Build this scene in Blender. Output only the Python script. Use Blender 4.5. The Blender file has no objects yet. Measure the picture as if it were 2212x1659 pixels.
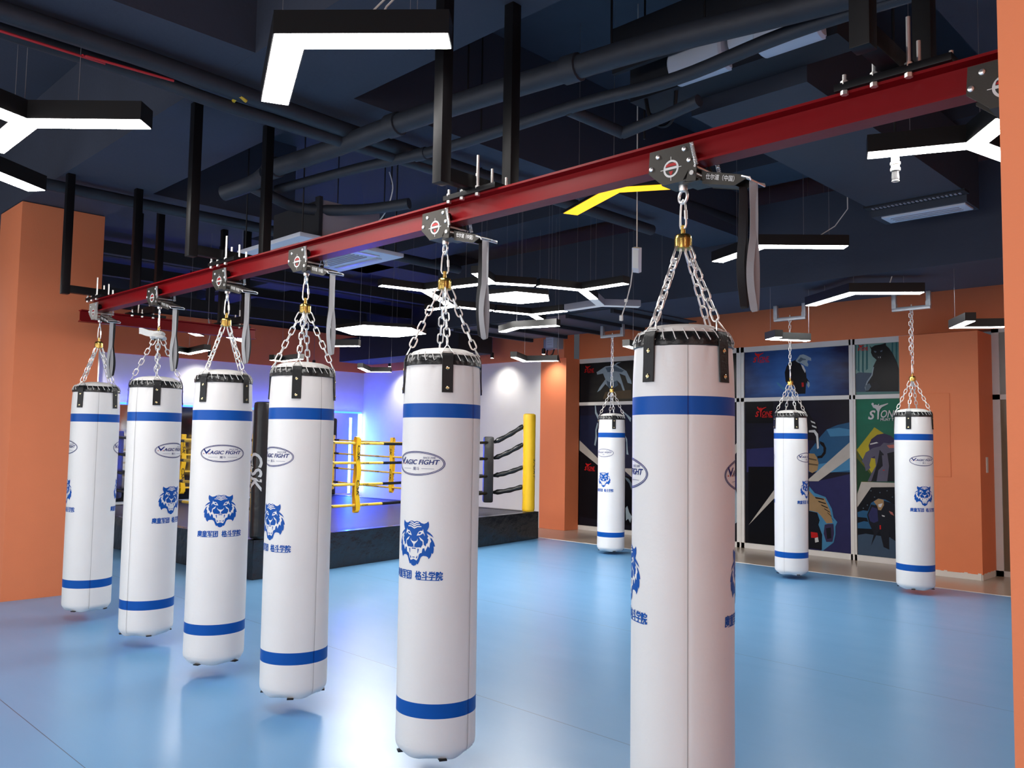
import bpy, bmesh, math, random
from math import sin, cos, pi, radians, atan2, hypot, sqrt
from mathutils import Vector, Matrix
random.seed(7)
SC = bpy.context.scene
COL = SC.collection
EYE = 1.47                     # camera height above the mats

# ------------------------------------------------------------------ camera
cam_d = bpy.data.cameras.new('camera'); cam_o = bpy.data.objects.new('camera', cam_d); COL.objects.link(cam_o)
cam_d.sensor_width = 36.0; cam_d.lens = 1811.973 / 2212.0 * 36.0; cam_d.clip_start = 0.05; cam_d.clip_end = 100
_p, _r, _y = radians(3.84238), radians(0.88145), radians(45.30732)
_fw = Vector((-cos(_y), sin(_y), 0)); _rt = Vector((sin(_y), cos(_y), 0)); _up = Vector((0, 0, 1))
_F = _fw*cos(_p) + _up*sin(_p); _U0 = _up*cos(_p) - _fw*sin(_p)
_R = _rt*cos(_r) + _U0*sin(_r); _U = _U0*cos(_r) - _rt*sin(_r)
_m = Matrix((( _R.x, _U.x, -_F.x), (_R.y, _U.y, -_F.y), (_R.z, _U.z, -_F.z))).to_4x4()
_m.translation = Vector((0, 0, EYE)); cam_o.matrix_world = _m
SC.camera = cam_o

# ------------------------------------------------------------------ world, view
wd = bpy.data.worlds.new('world'); SC.world = wd; wd.use_nodes = True
wd.node_tree.nodes['Background'].inputs[0].default_value = (0.8, 0.85, 1, 1)
wd.node_tree.nodes['Background'].inputs[1].default_value = 0.05
SC.view_settings.view_transform = 'Standard'; SC.view_settings.look = 'None'
SC.view_settings.gamma = 1; SC.view_settings.use_curve_mapping = False
SC.view_settings.exposure = 0.45
LAMP = 32.0                    # radiance of the pendant diffusers
SC.cycles.max_bounces = 6; SC.cycles.diffuse_bounces = 4; SC.cycles.glossy_bounces = 4
SC.cycles.sample_clamp_indirect = 6.0
# unseen area lights added behind and right of the camera as soft fill
for _loc, _rot, _sx, _sy, _pw in (((-5.0, -3.45, 1.75), (pi/2, 0, 0), 11.0, 2.1, 165), ((2.3, .2, 1.75), (pi/2, 0, pi/2), 6.4, 2.1, 26)):
    _l = bpy.data.lights.new('daylight', 'AREA'); _l.shape = 'RECTANGLE'; _l.size = _sx; _l.size_y = _sy; _l.energy = _pw; _l.color = (1, .98, .96)
    _o = bpy.data.objects.new('daylight', _l); COL.objects.link(_o); _o.location = _loc; _o.rotation_euler = _rot

# ------------------------------------------------------------------ materials
MATS = {}
def mat(name, col=(.5, .5, .5), rough=.5, metal=0, emit=None, es=0, vary=0, vscale=6, bump=0, bscale=30, coat=0, spec=None, trans=0, bstretch=None):
    if name in MATS: return MATS[name]
    m = bpy.data.materials.new(name); m.use_nodes = True; nt = m.node_tree; b = nt.nodes['Principled BSDF']
    b.inputs['Base Color'].default_value = (*col, 1); b.inputs['Roughness'].default_value = rough; b.inputs['Metallic'].default_value = metal
    if coat: b.inputs['Coat Weight'].default_value = coat; b.inputs['Coat Roughness'].default_value = .15
    if spec is not None: b.inputs['Specular IOR Level'].default_value = spec
    if trans: b.inputs['Transmission Weight'].default_value = trans
    if emit: b.inputs['Emission Color'].default_value = (*emit, 1); b.inputs['Emission Strength'].default_value = es
    tc = nt.nodes.new('ShaderNodeTexCoord')
    def noise(scale, detail=4):
        n = nt.nodes.new('ShaderNodeTexNoise'); n.inputs['Scale'].default_value = scale; n.inputs['Detail'].default_value = detail
        if bstretch:
            mp = nt.nodes.new('ShaderNodeMapping'); mp.inputs['Scale'].default_value = bstretch
            nt.links.new(tc.outputs['Object'], mp.inputs[0]); nt.links.new(mp.outputs[0], n.inputs['Vector'])
        else: nt.links.new(tc.outputs['Object'], n.inputs['Vector'])
        return n
    v = vary or .03
    n = noise(vscale); r = nt.nodes.new('ShaderNodeMapRange'); r.inputs[3].default_value = 1-v; r.inputs[4].default_value = 1+v
    nt.links.new(n.outputs['Fac'], r.inputs[0])
    mx = nt.nodes.new('ShaderNodeVectorMath'); mx.operation = 'SCALE'; mx.inputs[0].default_value = col
    nt.links.new(r.outputs[0], mx.inputs['Scale']); nt.links.new(mx.outputs[0], b.inputs['Base Color'])
    if bump:
        nb = noise(bscale, 5); bp = nt.nodes.new('ShaderNodeBump'); bp.inputs['Strength'].default_value = bump; bp.inputs['Distance'].default_value = .02
        nt.links.new(nb.outputs['Fac'], bp.inputs['Height']); nt.links.new(bp.outputs[0], b.inputs['Normal'])
    MATS[name] = m
    return m

ORANGE = (.82, .235, .095)
mat('white_vinyl', (.80, .79, .77), .42, bump=.04, bscale=60)
mat('print_blue', (.001, .080, .38), .4, spec=.22)
mat('print_navy', (.004, .018, .15), .4, spec=.2)
mat('print_red', (.45, .01, .012), .4)
mat('black_vinyl', (.008, .009, .010), .28, bump=.25, bscale=40)
mat('black_leather', (.008, .009, .010), .42, spec=.3, bump=.12, bscale=120)
mat('seam_grey', (.42, .41, .39), .5)
mat('lace_white', (.72, .72, .70), .5)
mat('chrome', (.92, .91, .88), .33, .85)
mat('brass', (.62, .43, .12), .24, 1, vary=.1)
mat('rivet_brass', (.75, .62, .35), .25, 1)
mat('dark_plate', (.045, .04, .033), .45, .3, bump=.03, bscale=200)
mat('pale_plate', (.42, .40, .36), .45, .2)
mat('black_paint', (.005, .005, .006), .42, bump=.03, spec=.2)
mat('black_matt', (.008, .0085, .010), .6)
mat('rail_red', (.20, .001, .004), .38, spec=.22, vary=.08, bump=.03)
mat('strap_grey', (.30, .30, .31), .7, bump=.1, bscale=300)
mat('strap_black', (.015, .015, .017), .7, bump=.1, bscale=300)
mat('wall_orange', ORANGE, .75, vary=.03, bump=.04, bscale=80)
mat('wall_white', (.80, .79, .78), .8, bump=.04, bscale=80)
mat('ceiling_dark', (.034, .041, .064), .8, vary=.15, vscale=2, bump=.08)
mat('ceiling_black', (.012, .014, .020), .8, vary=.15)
mat('duct_navy', (.030, .039, .058), .65, vary=.12, vscale=3, bump=.05)
mat('pipe_dark', (.022, .027, .038), .6, vary=.3, vscale=5, bump=.25, bscale=14)
mat('lamp_black', (.006, .006, .006), .4)
mat('lamp_white', (1, 1, 1), .5, emit=(1, .975, .94), es=LAMP)
mat('lamp_cool', (1, 1, 1), .5, emit=(.94, 1, .99), es=LAMP)
mat('lamp_dim', (.35, .36, .40), .5, emit=(.9, .95, 1), es=.22)  # faint emission brightens a lamp module that is off
mat('lamp_yellow', (1, .6, .02), .5, emit=(1, .50, .0), es=1.05)
mat('led_blue', (.1, .2, 1), .5, emit=(.01, .06, 1.0), es=9)
mat('led_white', (.6, .8, 1), .5, emit=(.40, .60, 1.0), es=5)
mat('wire', (.25, .25, .27), .4, .5)
mat('cable_white', (.65, .65, .63), .5)
mat('cable_yellow', (.7, .45, .03), .5)
mat('cable_red', (.5, .02, .03), .5)
mat('galvanised', (.55, .57, .60), .4, .7, vary=.15, vscale=20)
mat('window_frame', (.72, .70, .67), .45, vary=.06)
mat('beige_tile', (.42, .34, .26), .3, vary=.08, vscale=3, coat=.3)
mat('trim_white', (.75, .72, .66), .6)
mat('ring_canvas', (.020, .019, .028), .38, bump=.1, bscale=3)
mat('apron_black', (.007, .008, .011), .26, bump=1.0, bscale=5, coat=.2)
mat('pad_black', (.012, .013, .014), .33, bump=.3, bscale=12)
mat('pad_yellow', (.85, .52, .015), .42, bump=.15, bscale=14)
mat('rope_yellow', (.80, .52, .06), .45, bump=.1)
mat('ac_white', (.62, .66, .74), .5)
mat('ac_grey', (.30, .29, .33), .6)
mat('mirror_glass', (.55, .56, .60), .06, 1)
mat('brown_film', (.17, .125, .075), .25, vary=.2, vscale=5, bump=.15, bscale=7, coat=.4)
mat('glass_green', (.34, .36, .33), .08, vary=.05, coat=.5)
mat('box_grey', (.36, .38, .43), .5, vary=.08)
mat('plastic_clear', (.8, .8, .8), .1, trans=.8)
mat('cloth_white', (.62, .62, .60), .8, bump=.2)
for k, c in dict(cream=(.60, .55, .49), paleblue=(.38, .48, .55), steel=(.12, .17, .22), brown=(.13, .09, .05), navy=(.02, .025, .06), black=(.008, .008, .011),
                 indigo=(.035, .035, .12), dark=(.014, .014, .02), skyblue=(.08, .28, .50), white=(.75, .75, .75), red=(.60, .02, .02), ocean=(.03, .12, .25),
                 tan=(.42, .27, .13), purple=(.05, .035, .09), teal=(.03, .16, .17), slate=(.06, .10, .16), yellow=(.55, .45, .03), olive=(.13, .13, .02),
                 forest=(.02, .07, .03), greyviolet=(.13, .12, .17), coral=(.55, .18, .15), logo_red=(.75, .02, .02)).items():
    mat('art_'+k, tuple(q*.75 for q in c), .22, vary=.12, vscale=9, spec=.10)

def art_bg(name, c1, c2, centre, rad, c3=None):
    """printed backdrop: two inks blended around a centre, broken up by noise (object coordinates = metres on the sheet)"""
    m = bpy.data.materials.new(name); m.use_nodes = True; nt = m.node_tree; b = nt.nodes['Principled BSDF']
    b.inputs['Roughness'].default_value = .18; b.inputs['Specular IOR Level'].default_value = .10
    tc = nt.nodes.new('ShaderNodeTexCoord')
    d = nt.nodes.new('ShaderNodeVectorMath'); d.operation = 'DISTANCE'; d.inputs[1].default_value = (centre[0], 0, centre[1])
    nt.links.new(tc.outputs['Object'], d.inputs[0])
    nz = nt.nodes.new('ShaderNodeTexNoise'); nz.inputs['Scale'].default_value = 3; nz.inputs['Detail'].default_value = 5
    mp = nt.nodes.new('ShaderNodeMapping'); mp.inputs['Scale'].default_value = (1, 1, 3); nt.links.new(tc.outputs['Object'], mp.inputs[0]); nt.links.new(mp.outputs[0], nz.inputs[0])
    a = nt.nodes.new('ShaderNodeMath'); a.operation = 'MULTIPLY_ADD'; a.inputs[1].default_value = rad*.9; nt.links.new(nz.outputs['Fac'], a.inputs[0]); nt.links.new(d.outputs['Value'], a.inputs[2])
    cr = nt.nodes.new('ShaderNodeValToRGB'); e = cr.color_ramp.elements
    e[0].position = 0; e[0].color = (*c2, 1); e[1].position = 1; e[1].color = (*c1, 1)
    if c3: x = e.new(.55); x.color = (*c3, 1)
    mr = nt.nodes.new('ShaderNodeMapRange'); mr.inputs[2].default_value = rad*1.9; nt.links.new(a.outputs[0], mr.inputs[0])
    nt.links.new(mr.outputs[0], cr.inputs[0]); nt.links.new(cr.outputs[0], b.inputs['Base Color'])
    MATS[name] = m
    return m

# ------------------------------------------------------------------ mesh building
def V3(*a): return Vector(a)
class MB:
    def __init__(s): s.v = []; s.f = []; s.mi = []; s.mats = []
    def slot(s, m):
        if m not in s.mats: s.mats.append(m)
        return s.mats.index(m)
    def add(s, vs, fs, m):
        k = len(s.v); i = s.slot(m); s.v += [tuple(v) for v in vs]
        for f in fs: s.f.append([k+j for j in f]); s.mi.append(i)
    def box(s, c, d, m, R=None, bev=0):
        x, y, z = d[0]/2, d[1]/2, d[2]/2
        if bev:
            bm = bmesh.new(); bmesh.ops.create_cube(bm, size=1)
            for v in bm.verts: v.co = Vector((v.co.x*d[0], v.co.y*d[1], v.co.z*d[2]))
            bmesh.ops.bevel(bm, geom=list(bm.edges), offset=bev, segments=2, profile=.6, affect='EDGES')
            bm.verts.index_update(); vs = [v.co.copy() for v in bm.verts]; fs = [[v.index for v in f.verts] for f in bm.faces]; bm.free()
        else:
            vs = [V3(a*x, b*y, e*z) for a in (-1, 1) for b in (-1, 1) for e in (-1, 1)]
            fs = [(0, 1, 3, 2), (4, 6, 7, 5), (0, 4, 5, 1), (2, 3, 7, 6), (0, 2, 6, 4), (1, 5, 7, 3)]
        if R is not None: vs = [R @ v for v in vs]
        s.add([v+Vector(c) for v in vs], fs, m)
    def bb(s, x0, x1, y0, y1, z0, z1, m, bev=0): s.box(((x0+x1)/2, (y0+y1)/2, (z0+z1)/2), (abs(x1-x0), abs(y1-y0), abs(z1-z0)), m, None, bev)
    def tube(s, pts, r, m, n=8, closed=False, caps=True):
        pts = [Vector(p) for p in pts]; N = len(pts); rs = r if isinstance(r, (list, tuple)) else [r]*N
        vs = []; prev = None
        for i, p in enumerate(pts):
            if closed: t = (pts[(i+1) % N]-pts[i-1])
            else: t = pts[min(i+1, N-1)]-pts[max(i-1, 0)]
            t = t.normalized() if t.length > 1e-9 else V3(0, 0, 1)
            if prev is None:
                a = V3(0, 0, 1) if abs(t.z) < .9 else V3(1, 0, 0)
                u = t.cross(a).normalized()
            else:
                u = prev-t*prev.dot(t)
                u = u.normalized() if u.length > 1e-6 else t.orthogonal().normalized()
            prev = u; w = t.cross(u)
            for k in range(n):
                a = 2*pi*k/n; vs.append(p+(u*cos(a)+w*sin(a))*rs[i])
        fs = []
        for i in range(N if closed else N-1):
            j = (i+1) % N
            for k in range(n): fs.append((i*n+k, i*n+(k+1) % n, j*n+(k+1) % n, j*n+k))
        if caps and not closed: fs.append(tuple(range(n))[::-1]); fs.append(tuple((N-1)*n+k for k in range(n)))
        s.add(vs, fs, m)
    def ribbon(s, pts, w, t, m, side=V3(0, 1, 0)):
        pts = [Vector(p) for p in pts]; vs = []; fs = []
        for i, p in enumerate(pts):
            d = (pts[min(i+1, len(pts)-1)]-pts[max(i-1, 0)]).normalized(); sd = side if not callable(side) else side(i/(len(pts)-1))
            nn = d.cross(sd).normalized(); sd = nn.cross(d).normalized()
            vs += [p+sd*w/2+nn*t/2, p-sd*w/2+nn*t/2, p-sd*w/2-nn*t/2, p+sd*w/2-nn*t/2]
        for i in range(len(pts)-1):
            for k in range(4): fs.append((i*4+k, i*4+(k+1) % 4, i*4+4+(k+1) % 4, i*4+4+k))
        fs += [(3, 2, 1, 0), tuple(len(vs)-4+k for k in range(4))]
        s.add(vs, fs, m)
    def lathe(s, prof, m, c=(0, 0, 0), n=32, axis=2, caps=True):
        vs = []; c = Vector(c)
        for r, z in prof:
            for k in range(n):
                a = 2*pi*k/n; q = (r*cos(a), r*sin(a), z)
                vs.append(c+V3(*(q if axis == 2 else (q[2], q[0], q[1]) if axis == 0 else (q[1], q[2], q[0]))))
        fs = []
        for i in range(len(prof)-1):
            for k in range(n): fs.append((i*n+k, i*n+(k+1) % n, (i+1)*n+(k+1) % n, (i+1)*n+k))
        if caps: fs.append(tuple(range(n))[::-1]); fs.append(tuple((len(prof)-1)*n+k for k in range(n)))
        s.add(vs, fs, m)
    def cyl(s, p0, p1, r, m, n=16): s.tube([p0, p1], r, m, n)
    def prism(s, poly, fn, t0, t1, m):
        """extrude the 2-D polygon; fn(a, b, t) -> point"""
        n = len(poly); vs = [Vector(fn(a, b, t)) for t in (t0, t1) for a, b in poly]
        fs = [tuple(range(n))[::-1], tuple(range(n, 2*n))]+[(i, (i+1) % n, n+(i+1) % n, n+i) for i in range(n)]
        s.add(vs, fs, m)
    def torus(s, c, R, r, m, nrm=V3(0, 1, 0), N=24, n=8):
        nrm = Vector(nrm).normalized(); u = nrm.orthogonal().normalized(); w = nrm.cross(u)
        s.tube([Vector(c)+(u*cos(2*pi*i/N)+w*sin(2*pi*i/N))*R for i in range(N)], r, m, n, closed=True)
    def link(s, c, d, side, L, W, r, m, n=6):
        """oval chain link, long axis d, width along side"""
        d = Vector(d).normalized(); side = (Vector(side)-d*Vector(side).dot(d)).normalized(); h = L/2-W/2; pts = []
        for i in range(7): a = pi*i/6; pts.append(Vector(c)+d*(h+sin(a)*W/2)+side*cos(a)*W/2)
        for i in range(7): a = pi*i/6; pts.append(Vector(c)-d*(h+sin(a)*W/2)-side*cos(a)*W/2)
        s.tube(pts, r, m, n, closed=True)
    def chain(s, p0, p1, m, L=.045, W=.025, r=.0034, hint=V3(1, 0, 0), first=None):
        p0 = Vector(p0); p1 = Vector(p1); d = p1-p0; D = d.length; d = d/D; pitch = L-2*r
        a = d.cross(Vector(hint)).normalized() if abs(d.dot(Vector(hint))) < .95 else d.orthogonal().normalized(); b = d.cross(a)
        pos = 0
        if first: s.link(p0+d*(first/2), d, a, first, W*1.15, r*1.05, m); pos = first-2*r
        n = max(1, round((D-pos)/pitch)); q = (D-pos)/n
        for i in range(n): s.link(p0+d*(pos+q*(i+.5)), d, b if i % 2 == 0 else a, q+2*r, W, r, m)
    def flat(s, polys, fn, m):
        """2-D polygons (each list of (a,b)) tessellated and mapped by fn(a,b)"""
        for poly in polys:
            from mathutils.geometry import tessellate_polygon
            tri = tessellate_polygon([[Vector((a, b, 0)) for a, b in poly]])
            vs = [Vector(fn(a, b)) for a, b in poly]; fs = []
            for t in tri:
                (x0, y0), (x1, y1), (x2, y2) = [poly[i] for i in t]
                fs.append(tuple(t) if (x1-x0)*(y2-y0)-(x2-x0)*(y1-y0) > 0 else tuple(t)[::-1])
            s.add(vs, fs, m)
    def build(s, name, parent=None, smooth=True, origin=None):
        me = bpy.data.meshes.new(name)
        off = Vector(origin) if origin is not None else Vector((0, 0, 0))
        if parent is not None and origin is None and root_of(parent).name not in LOCALS: off = world_loc(parent)
        me.from_pydata([Vector(v)-off for v in s.v], [], s.f)
        for mm in s.mats: me.materials.append(MATS[mm])
        for p, i in zip(me.polygons, s.mi): p.material_index = i; p.use_smooth = smooth
        me.update()
        if smooth: me.set_sharp_from_angle(angle=radians(38))
        o = bpy.data.objects.new(name, me); COL.objects.link(o)
        if parent is not None: o.parent = parent
        elif origin is not None: o.location = off
        return o
def root_of(o):
    while o.parent: o = o.parent
    return o
def world_loc(o):
    p = Vector(o.location)
    while o.parent: o = o.parent; p += Vector(o.location)
    return p
def tag(o, label=None, cat=None, group=None, kind=None):
    if label: o['label'] = label
    if cat: o['category'] = cat
    if group: o['group'] = group
    if kind: o['kind'] = kind
    return o
def thing(name, loc, label, cat, group=None, rz=0, local=False):
    o = bpy.data.objects.new(name, None); COL.objects.link(o); o.location = loc; o.rotation_euler = (0, 0, rz); o.empty_display_size = .1
    tag(o, label, cat, group)
    if local: LOCALS.add(o.name)
    return o
LOCALS = set()
def struct(name, mb, origin=None): return tag(mb.build(name, None, True, origin), kind='structure')
def copy_tree(o, parent=None):
    c = o.copy(); COL.objects.link(c)
    if parent is not None: c.parent = parent
    for ch in list(o.children): copy_tree(ch, c)
    return c

# ---- lettering: text turned to plain mesh, normalised to the asked size
def text2d(s, w, h, shear=0, bold=0, step=None):
    cu = bpy.data.curves.new('t', 'FONT'); cu.body = s; cu.shear = shear; cu.offset = bold; cu.resolution_u = 3
    o = bpy.data.objects.new('t', cu); COL.objects.link(o); bpy.context.view_layer.update()
    me = bpy.data.meshes.new_from_object(o.evaluated_get(bpy.context.evaluated_depsgraph_get()))
    bpy.data.objects.remove(o); bpy.data.curves.remove(cu)
    vs = [v.co.copy() for v in me.vertices]; fs = [list(p.vertices) for p in me.polygons]; bpy.data.meshes.remove(me)
    if not vs: return [], []
    x0, x1 = min(v.x for v in vs), max(v.x for v in vs); y0, y1 = min(v.y for v in vs), max(v.y for v in vs)
    k = [((v.x-x0)/(x1-x0)-.5)*w for v in vs], [((v.y-y0)/(y1-y0)-.5)*h for v in vs]
    out = [(a, b) for a, b in zip(*k)]
    return slice2d(out, fs, step) if step else (out, fs)
def slice2d(vs, fs, step):
    bm = bmesh.new(); vv = [bm.verts.new((a, b, 0)) for a, b in vs]
    for f in fs:
        try: bm.faces.new([vv[i] for i in f])
        except ValueError: pass
    bmesh.ops.triangulate(bm, faces=list(bm.faces))
    x0, x1 = min(a for a, b in vs), max(a for a, b in vs); x = math.floor(x0/step)*step
    while x < x1:
        bmesh.ops.bisect_plane(bm, geom=list(bm.verts)+list(bm.edges)+list(bm.faces), plane_co=(x, 0, 0), plane_no=(1, 0, 0)); x += step
    bm.normal_update()
    for f in bm.faces:
        if f.normal.z < 0: f.normal_flip()
    bm.verts.index_update(); o = [(v.co.x, v.co.y) for v in bm.verts]; g = [[v.index for v in f.verts] for f in bm.faces]; bm.free()
    return o, g
def poly2d(polys, step=None):
    from mathutils.geometry import tessellate_polygon
    vs = []; fs = []
    for p in polys:
        k = len(vs); vs += list(p)
        for t in tessellate_polygon([[Vector((a, b, 0)) for a, b in p]]):
            (x0, y0), (x1, y1), (x2, y2) = [p[i] for i in t]
            fs.append([k+i for i in (t if (x1-x0)*(y2-y0)-(x2-x0)*(y1-y0) > 0 else t[::-1])])
    return slice2d(vs, fs, step) if step else (vs, fs)
def put2d(mb, vf, fn, m): mb.add([Vector(fn(a, b)) for a, b in vf[0]], vf[1], m)
def ellipse(cx, cy, a, b, n=48, a0=0, a1=2*pi): return [(cx+a*cos(a0+(a1-a0)*i/n), cy+b*sin(a0+(a1-a0)*i/n)) for i in range(n+(a1-a0 < 6.2))]
def ring_quads(cx, cy, a, b, t, n=56):
    return [[(cx+a*cos(x), cy+b*sin(x)), (cx+a*cos(y), cy+b*sin(y)), (cx+(a-t)*cos(y), cy+(b-t)*sin(y)), (cx+(a-t)*cos(x), cy+(b-t)*sin(x))] for x, y in ((2*pi*i/n, 2*pi*(i+1)/n) for i in range(n))]

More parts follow.
